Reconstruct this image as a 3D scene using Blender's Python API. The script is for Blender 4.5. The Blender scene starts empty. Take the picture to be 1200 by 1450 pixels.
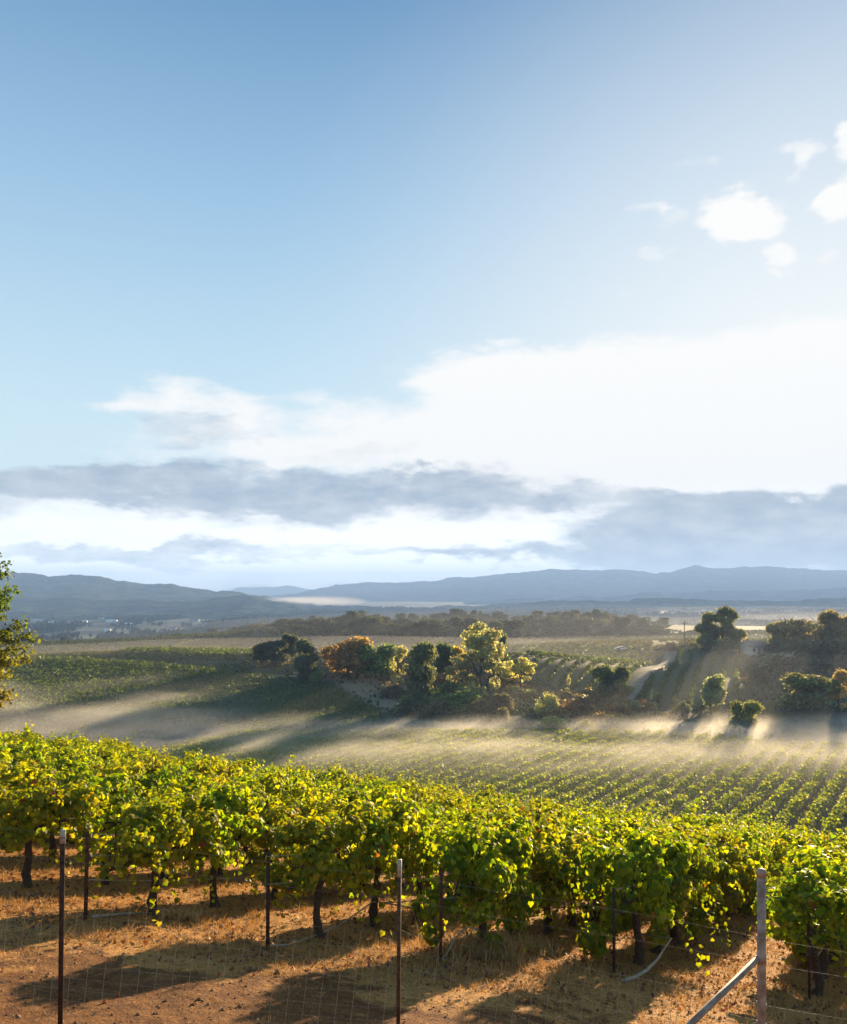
import bpy, math, random
import numpy as np
from mathutils import Vector, Matrix, noise

SC = bpy.context.scene
COL = SC.collection
R = math.radians
rng = np.random.default_rng(7)
random.seed(7)

# ------------------------------------------------------------------ camera
F = 1200.0                       # focal length in photo pixels (photo 1200 wide), horizon at row 835
HZ = 835.0
cam_d = bpy.data.cameras.new('camera')
cam_d.sensor_fit = 'HORIZONTAL'
cam_d.sensor_width = 36.0
cam_d.lens = 36.0
cam_d.shift_y = (HZ - 725.0) / 1200.0
cam_d.clip_start = 0.1
cam_d.clip_end = 30000
cam = bpy.data.objects.new('camera', cam_d)
cam.rotation_euler = (R(90), 0, 0)
COL.objects.link(cam)
SC.camera = cam

# ------------------------------------------------------------------ look and light
SUN_AZ, SUN_EL = R(27.0), R(6.9)
SC.view_settings.view_transform = 'Standard'
SC.view_settings.look = 'None'
SC.view_settings.gamma = 1.0
SC.view_settings.exposure = 2.05
SC.render.engine = 'CYCLES'
SC.cycles.use_denoising = True
SC.cycles.max_bounces = 8
SC.cycles.diffuse_bounces = 3
SC.cycles.transmission_bounces = 4
SC.cycles.volume_bounces = 0
SC.cycles.transparent_max_bounces = 8
SC.cycles.volume_step_rate = 1.0
SC.cycles.sample_clamp_indirect = 8.0

sun_v = Vector((math.sin(SUN_AZ) * math.cos(SUN_EL), math.cos(SUN_AZ) * math.cos(SUN_EL), math.sin(SUN_EL)))
sun_d = bpy.data.lights.new('sun', 'SUN')
sun_d.energy = 5.0
sun_d.angle = R(0.9)
sun_d.color = (1.0, 0.76, 0.47)
sun = bpy.data.objects.new('sun', sun_d)
sun.rotation_euler = sun_v.to_track_quat('Z', 'Y').to_euler()
COL.objects.link(sun)


class NT:
    """tiny expression builder over a node tree"""
    def __init__(s, tree):
        s.t = tree
        s.n = tree.nodes
        s.l = tree.links
    def put(s, sock, v):
        if v is None:
            return
        if isinstance(v, bpy.types.NodeSocket):
            s.l.new(v, sock)
        elif isinstance(v, (tuple, list)) and len(v) == 3 and sock.type == 'RGBA':
            sock.default_value = (*v, 1)
        else:
            sock.default_value = v
    def m(s, op, a, b=None, c=None, clamp=False):
        n = s.n.new('ShaderNodeMath'); n.operation = op; n.use_clamp = clamp
        for i, v in enumerate((a, b, c)):
            s.put(n.inputs[i], v)
        return n.outputs[0]
    def v(s, op, a, b=None, c=None, out=0):
        n = s.n.new('ShaderNodeVectorMath'); n.operation = op
        for i, x in enumerate((a, b, c)):
            s.put(n.inputs[i], x)
        return n.outputs[out]
    def mapr(s, x, a, b, c=0.0, d=1.0, smooth=True):
        n = s.n.new('ShaderNodeMapRange'); n.interpolation_type = 'SMOOTHSTEP' if smooth else 'LINEAR'
        s.put(n.inputs[0], x)
        for i, q in enumerate((a, b, c, d)):
            s.put(n.inputs[i + 1], q)
        return n.outputs[0]
    def noise(s, vec, scale, detail=4, rough=0.55, out=0, lac=2.0):
        n = s.n.new('ShaderNodeTexNoise')
        s.put(n.inputs['Vector'], vec)
        n.inputs['Scale'].default_value = scale
        n.inputs['Detail'].default_value = detail
        n.inputs['Roughness'].default_value = rough
        n.inputs['Lacunarity'].default_value = lac
        return n.outputs[out]
    def mix(s, f, a, b, blend='MIX'):
        n = s.n.new('ShaderNodeMix'); n.data_type = 'RGBA'; n.blend_type = blend
        s.put(n.inputs[0], f); s.put(n.inputs[6], a); s.put(n.inputs[7], b)
        return n.outputs[2]
    def comb(s, x, y, z):
        n = s.n.new('ShaderNodeCombineXYZ')
        for i, v in enumerate((x, y, z)):
            s.put(n.inputs[i], v)
        return n.outputs[0]
    def sep(s, v):
        n = s.n.new('ShaderNodeSeparateXYZ'); s.put(n.inputs[0], v)
        return n.outputs
    def ramp(s, x, stops):
        n = s.n.new('ShaderNodeValToRGB')
        els = n.color_ramp.elements
        while len(els) < len(stops):
            els.new(0.5)
        for e, (p, c) in zip(els, stops):
            e.position = p; e.color = (*c, 1)
        s.put(n.inputs[0], x)
        return n.outputs[0]


def azel(px, py):
    X, Y = (px - 600) / F, (HZ - py) / F
    az = math.atan(X)
    return az, math.atan(Y * math.cos(az))


# ------------------------------------------------------------------ world: Nishita sky with clouds by direction
world = bpy.data.worlds.new('World')
SC.world = world
world.use_nodes = True
w = NT(world.node_tree)
w.n.clear()
wo = w.n.new('ShaderNodeOutputWorld')
bg = w.n.new('ShaderNodeBackground')
SKY_S = 0.06
bg.inputs[1].default_value = SKY_S
w.l.new(bg.outputs[0], wo.inputs[0])
sky = w.n.new('ShaderNodeTexSky')
sky.sky_type = 'NISHITA'
sky.sun_disc = False
sky.sun_elevation = SUN_EL
sky.sun_rotation = SUN_AZ
sky.altitude = 100
sky.air_density = 1.0
sky.dust_density = 0.4
sky.ozone_density = 1.5
tc = w.n.new('ShaderNodeTexCoord')
dx, dy, dz = w.sep(tc.outputs['Generated'])
AZ = w.m('ARCTAN2', dx, dy)
EL = w.m('ARCSINE', dz)
P = w.comb(AZ, EL, 0.0)
# wispy displacement of the cloud outlines, stretched along the horizon
nv = w.comb(w.m('MULTIPLY', AZ, 5.0), w.m('MULTIPLY', EL, 13.0), 0.0)
warp_n = w.n.new('ShaderNodeTexNoise')
w.put(warp_n.inputs['Vector'], nv); warp_n.inputs['Scale'].default_value = 2.0; warp_n.inputs['Detail'].default_value = 8; warp_n.inputs['Roughness'].default_value = .62
warp = w.v('MULTIPLY', w.v('SUBTRACT', warp_n.outputs['Color'], (0.5, 0.5, 0.5)), (0.20, 0.085, 0.0))
PW = w.v('ADD', P, warp)
fine = w.noise(nv, 3.0, 8, 0.66)
fine2 = w.noise(w.v('ADD', nv, (7.3, 2.1, 0.0)), 2.6, 8, 0.66)


def blobs(lst, pos):
    tot = None
    for px, py, rx, ry, amp in lst:
        a, e = azel(px, py)
        ix, iy = F / rx / max(math.cos(a), .6) ** 0, F / ry
        q = w.v('MULTIPLY_ADD', pos, (ix, iy, 0.0), (-a * ix, -e * iy, 0.0))
        d = w.v('DOT_PRODUCT', q, q, out=1)
        t = w.mapr(d, 0.0, 1.6, amp, 0.0)
        tot = t if tot is None else w.m('ADD', tot, t)
    return tot


white = blobs([
    (1010, 590, 420, 110, 1.4), (820, 640, 260, 90, .8), (720, 545, 150, 50, .8), (960, 530, 280, 50, .6), (850, 760, 160, 22, .5), (640, 750, 260, 18, .6), (1250, 640, 300, 90, 1.0),
    (255, 578, 105, 34, .8), (400, 612, 95, 55, .62), (330, 640, 190, 30, .5), (520, 600, 90, 45, .55), (150, 580, 50, 18, .35), (600, 640, 160, 50, .6),
    (560, 750, 900, 55, 1.1), (300, 805, 800, 34, .9), (1400, 700, 500, 160, .8),
], PW)
whitem = w.mapr(w.m('MULTIPLY_ADD', fine, 1.7, w.m('SUBTRACT', white, 0.85)), 0.0, 1.2)
PS = w.v('ADD', P, w.v('MULTIPLY', w.v('SUBTRACT', warp_n.outputs['Color'], (0.5, 0.5, 0.5)), (0.075, 0.055, 0.0)))
small = blobs([
    (1040, 306, 46, 30, 1.3), (1082, 318, 36, 24, 1.0), (1105, 361, 24, 13, .8), (918, 293, 34, 9, .62), (950, 308, 30, 16, .42), (930, 358, 28, 9, .38),
    (1185, 288, 26, 17, 1.0), (1122, 216, 40, 10, .5), (1132, 240, 12, 16, .45), (1200, 195, 24, 20, .9), (965, 242, 50, 8, .42), (1175, 365, 20, 9, .45), (890, 409, 20, 6, .35),
    (1270, 240, 60, 40, 1.0),
], PS)
puff = w.noise(P, 26.0, 7, 0.6)
smallm = w.mapr(w.m('MULTIPLY_ADD', puff, 1.3, w.m('SUBTRACT', small, 0.72)), 0.08, 0.9)
smallm = w.m('MULTIPLY', smallm, w.mapr(small, .02, .25))
grey = blobs([
    (150, 680, 190, 24, .9), (350, 690, 300, 36, 1.2), (560, 705, 260, 34, .95), (420, 735, 120, 16, .5), (700, 690, 130, 28, .55), (290, 612, 90, 18, .6), (500, 640, 90, 14, .35),
    (190, 782, 230, 13, .95), (300, 772, 60, 8, .4), (560, 785, 130, 10, .6), (690, 783, 110, 14, .8),
    (850, 700, 130, 14, .55), (960, 742, 160, 46, 1.2), (1130, 730, 240, 36, 1.2), (880, 785, 170, 24, .9), (1060, 790, 240, 26, .9), (1260, 800, 200, 26, 1.0), (1400, 730, 260, 50, 1.1),
    (-120, 690, 160, 40, .9),
], PW)
greym = w.mapr(w.m('MULTIPLY_ADD', fine2, 1.5, w.m('SUBTRACT', grey, 0.72)), 0.0, 1.5)
greym = w.m('MULTIPLY', greym, w.mapr(grey, .02, .3))
whitem = w.m('MULTIPLY', whitem, w.mapr(white, .02, .3))
# other broken cloud all round the sky, away from the view
back = w.mapr(w.noise(nv, 0.5, 6, 0.6), 0.56, 0.78)
back = w.m('MULTIPLY', back, w.mapr(w.m('ABSOLUTE', AZ), 0.75, 1.1))
K = 1.0 / SKY_S
skyc = sky.outputs[0]
# clear-sky blue deepening upward, paler toward the horizon and the sun
el_n = w.mapr(EL, 0.0, 0.62, 0.0, 1.0, smooth=False)
blue = w.ramp(el_n, [(0.0, (.80, .90, .96)), (.28, (.66, .85, .95)), (.42, (.55, .77, .92)), (.68, (.345, .575, .81)), (1.0, (.140, .315, .565))])
sund = w.v('DOT_PRODUCT', tc.outputs['Generated'], tuple(sun_v), out=1)
glow = w.m('MULTIPLY', w.m('POWER', w.mapr(sund, 0.74, 0.99, 0.0, 1.0, smooth=False), 2.2), 0.9)
EXPK = K * 0.232
blue = w.mix(1.0, blue, (EXPK, EXPK, EXPK), 'MULTIPLY')
blue = w.mix(glow, blue, (.98 * EXPK, 1.0 * EXPK, 1.0 * EXPK))
base = w.mix(0.95, skyc, blue)
wc = (1.06 * EXPK, 1.05 * EXPK, 1.03 * EXPK)
low = w.mapr(EL, .0, .13, 1.6, 1.0)
wc = w.mix(1.0, wc, w.comb(low, low, low), 'MULTIPLY')
c1 = w.mix(w.m('MAXIMUM', whitem, w.m('MULTIPLY', back, 0.8)), base, wc)
c1 = w.mix(smallm, c1, wc)
gcol = w.mix(w.mapr(fine, .3, .72), (.33 * EXPK, .42 * EXPK, .54 * EXPK), (.62 * EXPK, .67 * EXPK, .74 * EXPK))
c2 = w.mix(w.m('MULTIPLY', greym, 0.92), c1, gcol)
below = w.mapr(EL, -0.03, -0.005)
c3 = w.mix(below, (.25 * EXPK, .28 * EXPK, .27 * EXPK), c2)
w.l.new(c3, bg.inputs[0])


# ------------------------------------------------------------------ general helpers
def tag(o, label=None, cat=None, group=None, kind=None):
    if label: o['label'] = label
    if cat: o['category'] = cat
    if group: o['group'] = group
    if kind: o['kind'] = kind
    return o


def link(name, me, parent=None):
    o = bpy.data.objects.new(name, me)
    COL.objects.link(o)
    if parent is not None:
        o.parent = parent
    return o


def empty(name, loc, rz=0.0):
    o = link(name, None)
    o.empty_display_size = 0.2
    o.location = loc
    o.rotation_euler = (0, 0, rz)
    return o


def mesh_np(name, V, faces_idx, face_len, mat=None, col=None, smooth=False):
    """V (n,3); faces_idx flat vertex indices; face_len int or array"""
    V = np.asarray(V, np.float32)
    faces_idx = np.asarray(faces_idx, np.int32).ravel()
    if np.isscalar(face_len):
        nf = len(faces_idx) // face_len
        starts = np.arange(nf, dtype=np.int32) * face_len
    else:
        face_len = np.asarray(face_len, np.int32)
        nf = len(face_len)
        starts = np.concatenate(([0], np.cumsum(face_len)[:-1])).astype(np.int32)
    me = bpy.data.meshes.new(name)
    me.vertices.add(len(V)); me.vertices.foreach_set('co', V.ravel())
    me.loops.add(len(faces_idx)); me.loops.foreach_set('vertex_index', faces_idx)
    me.polygons.add(nf); me.polygons.foreach_set('loop_start', starts)
    if smooth:
        me.polygons.foreach_set('use_smooth', np.ones(nf, bool))
    if col is not None:
        a = me.attributes.new('Col', 'FLOAT_COLOR', 'POINT')
        c = np.ones((len(V), 4), np.float32); c[:, :3] = col
        a.data.foreach_set('color', c.ravel())
    me.update(calc_edges=True)
    me.validate()
    if mat is not None:
        me.materials.append(mat)
    return me


def norm(a):
    return a / np.maximum(np.linalg.norm(a, axis=-1, keepdims=True), 1e-9)


QUAD_V = np.array([(-.5, -.5, 0), (.5, -.5, .08), (.5, .5, 0), (-.5, .5, .08)])
QUAD_F = [(0, 1, 2, 3)]
LEAF_V = np.array([(0, 0, 0), (.42, -.10, .10), (.60, .38, .17), (.34, .58, .07), (0, 1.0, -.04), (-.34, .58, .07), (-.60, .38, .17), (-.42, -.10, .10)])
LEAF_F = [(0, 1, 2, 3, 4), (0, 4, 5, 6, 7)]


def cards(C, N, U, S, tv=QUAD_V, tf=QUAD_F, col=None):
    """leaf-sized faces: centre, normal, in-plane up, size -> V, idx, lens, colours"""
    C, N, U = np.asarray(C, float), norm(np.asarray(N, float)), np.asarray(U, float)
    T = norm(np.cross(U, N)); B = np.cross(N, T)
    S = np.broadcast_to(np.asarray(S, float), (len(C),))
    V = C[:, None, :] + S[:, None, None] * (tv[None, :, 0:1] * T[:, None] + tv[None, :, 1:2] * B[:, None] + tv[None, :, 2:3] * N[:, None])
    k = len(tv)
    flat = np.concatenate([np.array(f) for f in tf])
    idx = (np.arange(len(C))[:, None] * k + flat[None]).ravel()
    lens = np.tile([len(f) for f in tf], len(C))
    cc = None if col is None else np.repeat(col, k, axis=0)
    return V.reshape(-1, 3), idx, lens, cc


class MB:
    """collects tubes and boxes into one mesh"""
    def __init__(s):
        s.V, s.I, s.L, s.n = [], [], [], 0
    def add(s, V, faces):
        s.V.append(np.asarray(V, float))
        for f in faces:
            s.I.extend([i + s.n for i in f]); s.L.append(len(f))
        s.n += len(V)
    def tube(s, pts, rad, k=8, wob=0.0, caps=True):
        pts = [Vector(p) for p in pts]
        rad = [rad] * len(pts) if np.isscalar(rad) else rad
        V, f = [], []
        ref = Vector((0.31, 0.17, 0.93))
        for i, p in enumerate(pts):
            t = (pts[min(i + 1, len(pts) - 1)] - pts[max(i - 1, 0)]).normalized()
            if abs(t.dot(ref)) > .95:
                ref = Vector((1, 0, 0))
            a = t.cross(ref).normalized(); b = t.cross(a)
            for j in range(k):
                th = 2 * math.pi * j / k
                r = rad[i] * (1 + (random.uniform(-wob, wob) if wob else 0))
                V.append(p + (a * math.cos(th) + b * math.sin(th)) * r)
        n = len(pts)
        for i in range(n - 1):
            for j in range(k):
                f.append((i * k + j, i * k + (j + 1) % k, (i + 1) * k + (j + 1) % k, (i + 1) * k + j))
        if caps:
            f.append(tuple(range(k))[::-1]); f.append(tuple((n - 1) * k + j for j in range(k)))
        s.add([tuple(v) for v in V], f)
        return s
    def box(s, c, sz, rot=None):
        V = []
        for dx in (-.5, .5):
            for dy in (-.5, .5):
                for dz in (-.5, .5):
                    v = Vector((dx * sz[0], dy * sz[1], dz * sz[2]))
                    if rot: v = rot @ v
                    V.append(tuple(v + Vector(c)))
        s.add(V, [(0, 1, 3, 2), (4, 6, 7, 5), (0, 4, 5, 1), (2, 3, 7, 6), (0, 2, 6, 4), (1, 5, 7, 3)])
        return s
    def mesh(s, name, mat, smooth=False):
        return mesh_np(name, np.concatenate(s.V), s.I, s.L, mat, None, smooth)
    def build(s, name, mat, parent=None, smooth=False):
        return link(name, s.mesh(name, mat, smooth), parent)


def vnoise(x, y, seed=0):
    xi, yi = np.floor(x).astype(np.int64), np.floor(y).astype(np.int64)
    fx, fy = x - xi, y - yi
    fx, fy = fx * fx * (3 - 2 * fx), fy * fy * (3 - 2 * fy)
    def h(a, b):
        q = (a * 374761393 + b * 668265263 + seed * 982451653) & 0x7fffffff
        q = ((q ^ (q >> 13)) * 1274126177) & 0x7fffffff
        return ((q ^ (q >> 16)) & 0xffff) / 65535.0
    return (h(xi, yi) * (1 - fx) + h(xi + 1, yi) * fx) * (1 - fy) + (h(xi, yi + 1) * (1 - fx) + h(xi + 1, yi + 1) * fx) * fy


def fbm(x, y, seed=0, o=4):
    t, a, s = 0, .5, 0
    for i in range(o):
        t = t + a * vnoise(x * 2 ** i, y * 2 ** i, seed + i * 17); s += a; a *= .5
    return t / s


def sst(a, b, x):
    t = np.clip((x - a) / (b - a), 0, 1)
    return t * t * (3 - 2 * t)


# ------------------------------------------------------------------ terrain height
def H(x, y):
    x = np.asarray(x, float); y = np.asarray(y, float)
    xs = 80 * np.tanh(x / 80)
    yy = np.where(y < 0, 25 * np.tanh(y / 25), y)
    e = np.maximum(yy - 38, 0)
    hp = -3 - .21 * yy - .13 * xs - .0035 * e * e
    hp = hp + 1.4 * (1 - sst(0, 5.5, yy))
    hp = hp + (fbm(x / 2.2, y / 2.2, 3) - .5) * .22 * sst(3, 9, np.hypot(x, y))
    r = np.hypot(x, y)
    X = x / np.maximum(np.abs(y), 1)
    y0 = 420 + 190 * sst(-.33, .0, X)
    hf = -25.0 + 2.2 * (fbm(x / 90, y / 90, 11) - .5)
    def g(cx, cy, sx, sy, a, rot=0.0):
        c, s = math.cos(rot), math.sin(rot)
        u, v = (x - cx) * c + (y - cy) * s, -(x - cx) * s + (y - cy) * c
        return a * np.exp(-(u / sx) ** 2 - (v / sy) ** 2)
    hf = hf + g(-78, 250, 75, 42, 6.5, -.2) + g(-60, 400, 75, 45, 6.0) + g(-95, 190, 45, 40, 2.0) + g(20, 226, 50, 26, 6.2) + g(85, 300, 80, 45, 6.0) + g(150, 330, 60, 60, 2.5)
    hf = hf - 36 * sst(0, 330, r - y0) + (fbm(x / 260, y / 260, 5) - .5) * 10 * sst(900, 1500, r)
    k = 1.6
    d = np.clip(.5 + .5 * (hp - hf) / k / 2, 0, 1)
    return hf * (1 - d) + hp * d + 2 * k * d * (1 - d) * .5


def Hs(x, y):
    return float(H(np.array([x]), np.array([y]))[0])


def G(px, py):
    """ground point seen at a photo pixel"""
    X, Y = (px - 600) / F, (HZ - py) / F
    d = np.geomspace(60, 3000, 4000)
    hit = np.nonzero(H(X * d, d) > Y * d)[0]
    dd = d[hit[0]] if len(hit) else 3000
    return X * dd, dd


def poly(pts):
    return np.array([G(*p) for p in pts])


def inside(pg, x, y):
    x, y = np.asarray(x), np.asarray(y)
    c = np.zeros(x.shape, bool)
    for (x1, y1), (x2, y2) in zip(pg, np.roll(pg, -1, axis=0)):
        cond = (y1 > y) != (y2 > y)
        c ^= cond & (x < (x2 - x1) * (y - y1) / (y2 - y1 + 1e-12) + x1)
    return c


POLY = dict(
    field_left=poly([(-90, 942), (60, 935), (160, 938), (250, 945), (330, 955), (420, 964), (470, 976), (530, 1005), (545, 1028), (480, 1050), (300, 1036), (150, 1018), (-90, 1010)]),
    field_back=poly([(170, 925), (250, 914), (330, 906), (400, 903), (410, 930), (300, 934)]),
    track_pale=poly([(440, 958), (545, 962), (585, 970), (590, 985), (556, 1008), (536, 1003), (476, 972)]),
    brush=poly([(690, 958), (775, 984), (850, 982), (930, 1006), (925, 1016), (850, 1026), (780, 1016), (700, 990)]),
    vine_c1=poly([(728, 922), (938, 922), (893, 962), (855, 990), (805, 985), (765, 962)]),
    vine_c2=poly([(965, 924), (1046, 930), (1052, 985), (990, 1002), (935, 1000), (905, 990)]),
    lane=poly([(940, 920), (964, 922), (915, 966), (902, 992), (872, 990), (893, 962)]),
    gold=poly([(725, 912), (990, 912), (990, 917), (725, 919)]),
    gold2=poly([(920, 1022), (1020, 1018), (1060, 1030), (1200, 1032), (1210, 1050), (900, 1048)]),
)


# ------------------------------------------------------------------ materials
def new_mat(name):
    m = bpy.data.materials.new(name)
    m.use_nodes = True
    t = NT(m.node_tree)
    t.n.clear()
    out = t.n.new('ShaderNodeOutputMaterial')
    return m, t, out


def plain(name, c, rough=.7, metal=0.0, var=.25, scale=30.0, c2=None, spec=.4):
    m, t, out = new_mat(name)
    p = t.n.new('ShaderNodeBsdfPrincipled')
    tcx = t.n.new('ShaderNodeTexCoord').outputs['Object']
    n = t.noise(tcx, scale, 5, .6)
    n2 = t.mapr(n, .35, .65)
    b = c2 if c2 else tuple(v * (1 - var) for v in c)
    t.put(p.inputs['Base Color'], t.mix(n2, b, c))
    p.inputs['Roughness'].default_value = rough
    p.inputs['Metallic'].default_value = metal
    p.inputs['Specular IOR Level'].default_value = spec
    bmp = t.n.new('ShaderNodeBump'); bmp.inputs['Strength'].default_value = .25; bmp.inputs['Distance'].default_value = .01
    t.put(bmp.inputs['Height'], n)
    t.l.new(bmp.outputs[0], p.inputs['Normal'])
    t.l.new(p.outputs[0], out.inputs[0])
    return m


def leaf_mat(name, tint=(1, 1, 1), trans=.45, tcol=(1.5, 1.45, .55), rough=.55, spec=.3, vary=.0):
    """leaf colour comes per leaf from the mesh; both faces scatter and let light through"""
    m, t, out = new_mat(name)
    a = t.n.new('ShaderNodeAttribute'); a.attribute_name = 'Col'
    c = t.mix(1.0, a.outputs['Color'], tint, 'MULTIPLY')
    if vary:
        oi = t.n.new('ShaderNodeObjectInfo')
        hs = t.n.new('ShaderNodeHueSaturation')
        t.put(hs.inputs['Hue'], t.mapr(oi.outputs['Random'], 0, 1, .5 - vary * .25, .5 + vary * .15, smooth=False))
        t.put(hs.inputs['Value'], t.mapr(t.m('FRACT', t.m('MULTIPLY', oi.outputs['Random'], 37.7)), 0, 1, 1 - vary, 1 + vary, smooth=False))
        t.put(hs.inputs['Color'], c)
        c = hs.outputs[0]
    p = t.n.new('ShaderNodeBsdfPrincipled')
    t.put(p.inputs['Base Color'], c)
    p.inputs['Roughness'].default_value = rough
    p.inputs['Specular IOR Level'].default_value = spec
    tr = t.n.new('ShaderNodeBsdfTranslucent')
    t.put(tr.inputs[0], t.mix(1.0, c, tcol, 'MULTIPLY'))
    mx = t.n.new('ShaderNodeMixShader'); mx.inputs[0].default_value = trans
    t.l.new(p.outputs[0], mx.inputs[1]); t.l.new(tr.outputs[0], mx.inputs[2])
    t.l.new(mx.outputs[0], out.inputs[0])
    return m


def ground_mat():
    m, t, out = new_mat('ground')
    p = t.n.new('ShaderNodeBsdfPrincipled')
    geo = t.n.new('ShaderNodeNewGeometry')
    pos = geo.outputs['Position']
    a = t.n.new('ShaderNodeAttribute'); a.attribute_name = 'Col'
    st = t.n.new('ShaderNodeAttribute'); st.attribute_name = 'straw'
    near = t.n.new('ShaderNodeAttribute'); near.attribute_name = 'near'
    nf, strawf = near.outputs['Fac'], st.outputs['Fac']
    n_big = t.noise(pos, .55, 5, .6)
    n_mid = t.noise(pos, 3.0, 6, .65)
    n_fin = t.noise(t.v('MULTIPLY', pos, (1, .6, 1)), 22.0, 6, .7)
    n_fin2 = t.noise(pos, 60.0, 4, .7)
    dirt = t.mix(t.mapr(n_mid, .3, .7), (.10, .039, .012), (.205, .092, .029))
    dirt = t.mix(t.mapr(n_fin, .52, .72), dirt, (.32, .165, .058))
    dirt = t.mix(t.mapr(n_fin2, .60, .72), dirt, (.08, .036, .016))
    straw = t.mix(t.mapr(n_fin, .3, .7), (.25, .115, .032), (.52, .275, .08))
    straw = t.mix(t.mapr(n_fin2, .56, .75), straw, (.16, .085, .035))
    sm = t.mapr(t.m('MULTIPLY_ADD', t.m('SUBTRACT', n_big, .5), 1.5, t.m('MULTIPLY_ADD', t.m('SUBTRACT', n_mid, .5), 1.3, strawf)), .35, .65)
    nearc = t.mix(sm, dirt, straw)
    farn = t.noise(pos, .12, 6, .65)
    farn2 = t.noise(pos, .9, 4, .65)
    farc = t.mix(1.0, a.outputs['Color'], t.mix(t.m('MULTIPLY_ADD', farn2, .5, t.m('MULTIPLY', farn, .5)), (.62, .64, .6), (1.36, 1.34, 1.36)), 'MULTIPLY')
    t.put(p.inputs['Base Color'], t.mix(nf, farc, nearc))
    p.inputs['Roughness'].default_value = .95
    p.inputs['Specular IOR Level'].default_value = .12
    b1 = t.n.new('ShaderNodeBump'); b1.inputs['Distance'].default_value = .10; b1.inputs['Strength'].default_value = .75
    t.put(b1.inputs['Height'], t.m('MULTIPLY', t.m('MULTIPLY_ADD', n_fin, .35, t.m('MULTIPLY_ADD', n_fin2, .12, n_mid)), nf))
    t.l.new(b1.outputs[0], p.inputs['Normal'])
    t.l.new(p.outputs[0], out.inputs[0])
    return m


M = dict(
    ground=ground_mat(),
    vine=leaf_mat('vine_leaf', trans=.6, tcol=(2.02, 1.9, .28), vary=.13, spec=.2),
    vine_far=leaf_mat('far_vine_leaf', trans=.58, tcol=(1.75, 1.75, .45)),
    bark=plain('vine_bark', (.10, .065, .042), .95, var=.6, scale=45),
    rust=plain('rusty_steel', (.15, .052, .022), .9, .1, scale=16, c2=(.045, .016, .011)),
    olive=plain('painted_steel', (.11, .075, .03), .6, .2, scale=13, c2=(.06, .025, .012)),
    dark_post=plain('dark_steel', (.08, .036, .02), .75, .2, scale=15, c2=(.03, .018, .013)),
    galv=plain('galvanised_steel', (.37, .30, .23), .6, .05, scale=9, c2=(.20, .14, .095)),
    tip=plain('white_paint', (.46, .42, .35), .6, scale=60, var=.35),
    wire=plain('wire', (.42, .38, .32), .5, .6, scale=20),
    hose=plain('drip_hose', (.44, .36, .26), .6, scale=15, var=.4),
    woods=leaf_mat('far_woods', trans=.05, rough=1.0, spec=0.0),
    grass=leaf_mat('meadow_blade', trans=.25, rough=.9, spec=.05),
    straw=leaf_mat('dry_grass', trans=.35, tcol=(1.25, 1.15, .9), rough=.7),
    litter=leaf_mat('dead_leaf', trans=.2, tcol=(1.2, 1.0, .7), rough=.7),
    clod=plain('clod', (.22, .12, .06), .95, var=.5, scale=30),
    tree_bark=plain('tree_bark', (.11, .085, .06), .95, var=.5, scale=4),
    brush=leaf_mat('brush_leaf', trans=.35),
    white=plain('white_paint_wall', (.72, .71, .68), .6, var=.1, scale=2),
    sage=plain('sage_wall', (.40, .46, .42), .7, var=.12, scale=2),
    roof=plain('grey_roof', (.22, .21, .21), .8, var=.3, scale=3),
    redroof=plain('rust_roof', (.28, .12, .08), .8, var=.3, scale=3),
    glass=plain('dark_glass', (.03, .035, .04), .15, var=.1, scale=2),
    tyre=plain('tyre', (.03, .03, .03), .9, var=.2),
    wood=plain('weathered_wood', (.16, .12, .085), .9, var=.4, scale=20),
    lane=plain('lane_dirt', (.26, .21, .13), .95, var=.3, scale=.5),
)

# ------------------------------------------------------------------ ground: one polar sheet to the horizon
ang_f = np.radians(np.linspace(-42, 42, 340))
ang_b = np.radians(np.linspace(42, 318, 130))[1:-1]
ANG = np.concatenate([ang_f, ang_b])
RAD = np.geomspace(.8, 9000, 380)
rr, aa = np.meshgrid(RAD, ANG, indexing='ij')
gx, gy = rr * np.sin(aa), rr * np.cos(aa)
gz = H(gx, gy)
nr, na = gx.shape
V = np.stack([gx, gy, gz], -1).reshape(-1, 3)
V = np.concatenate([V, [[0, 0, Hs(0, 0)]]])
i0 = np.arange(nr - 1)[:, None] * na + np.arange(na)[None]
i1 = np.arange(nr - 1)[:, None] * na + (np.arange(na)[None] + 1) % na
quads = np.stack([i0, i1, i1 + na, i0 + na], -1).reshape(-1, 4)[:, ::-1]
tris = np.array([(nr * na, (j + 1) % na, j) for j in range(na)])[:, ::-1]
X_, Y_ = V[:, 0], V[:, 1]
rad_ = np.hypot(X_, Y_)


def mixc(c, col, f):
    return c * (1 - f[:, None]) + np.array(col) * f[:, None]


c = np.tile(np.array([.060, .062, .026]), (len(V), 1))
n1 = fbm(X_ / 30, Y_ / 30, 31); n2 = fbm(X_ / 9, Y_ / 9, 37)
c = mixc(c, (.085, .078, .036), sst(.4, .65, n1))
c = mixc(c, (.055, .068, .024), sst(.5, .7, n2) * .7)
c = mixc(c, (.036, .055, .02), sst(255, 340, rad_) * .85)
far = sst(420, 620, rad_)
kn = sst(1.0, .35, np.hypot((X_ - 22) / 62, (Y_ - 200) / 48)) 
c = mixc(c, (.06, .052, .024), kn)  # brown knoll ground, darkened so its colour holds the front slope's shade
c = mixc(c, (.06, .075, .035), far)
vf = sst(800, 1100, rad_)
patch = fbm(X_ / 160, Y_ / 90, 41)
c = mixc(c, (.025, .042, .034), vf)
c = mixc(c, (.09, .10, .075), vf * sst(.56, .66, patch))
c = mixc(c, (.03, .045, .03), vf * sst(.52, .40, patch) * .8)
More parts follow.
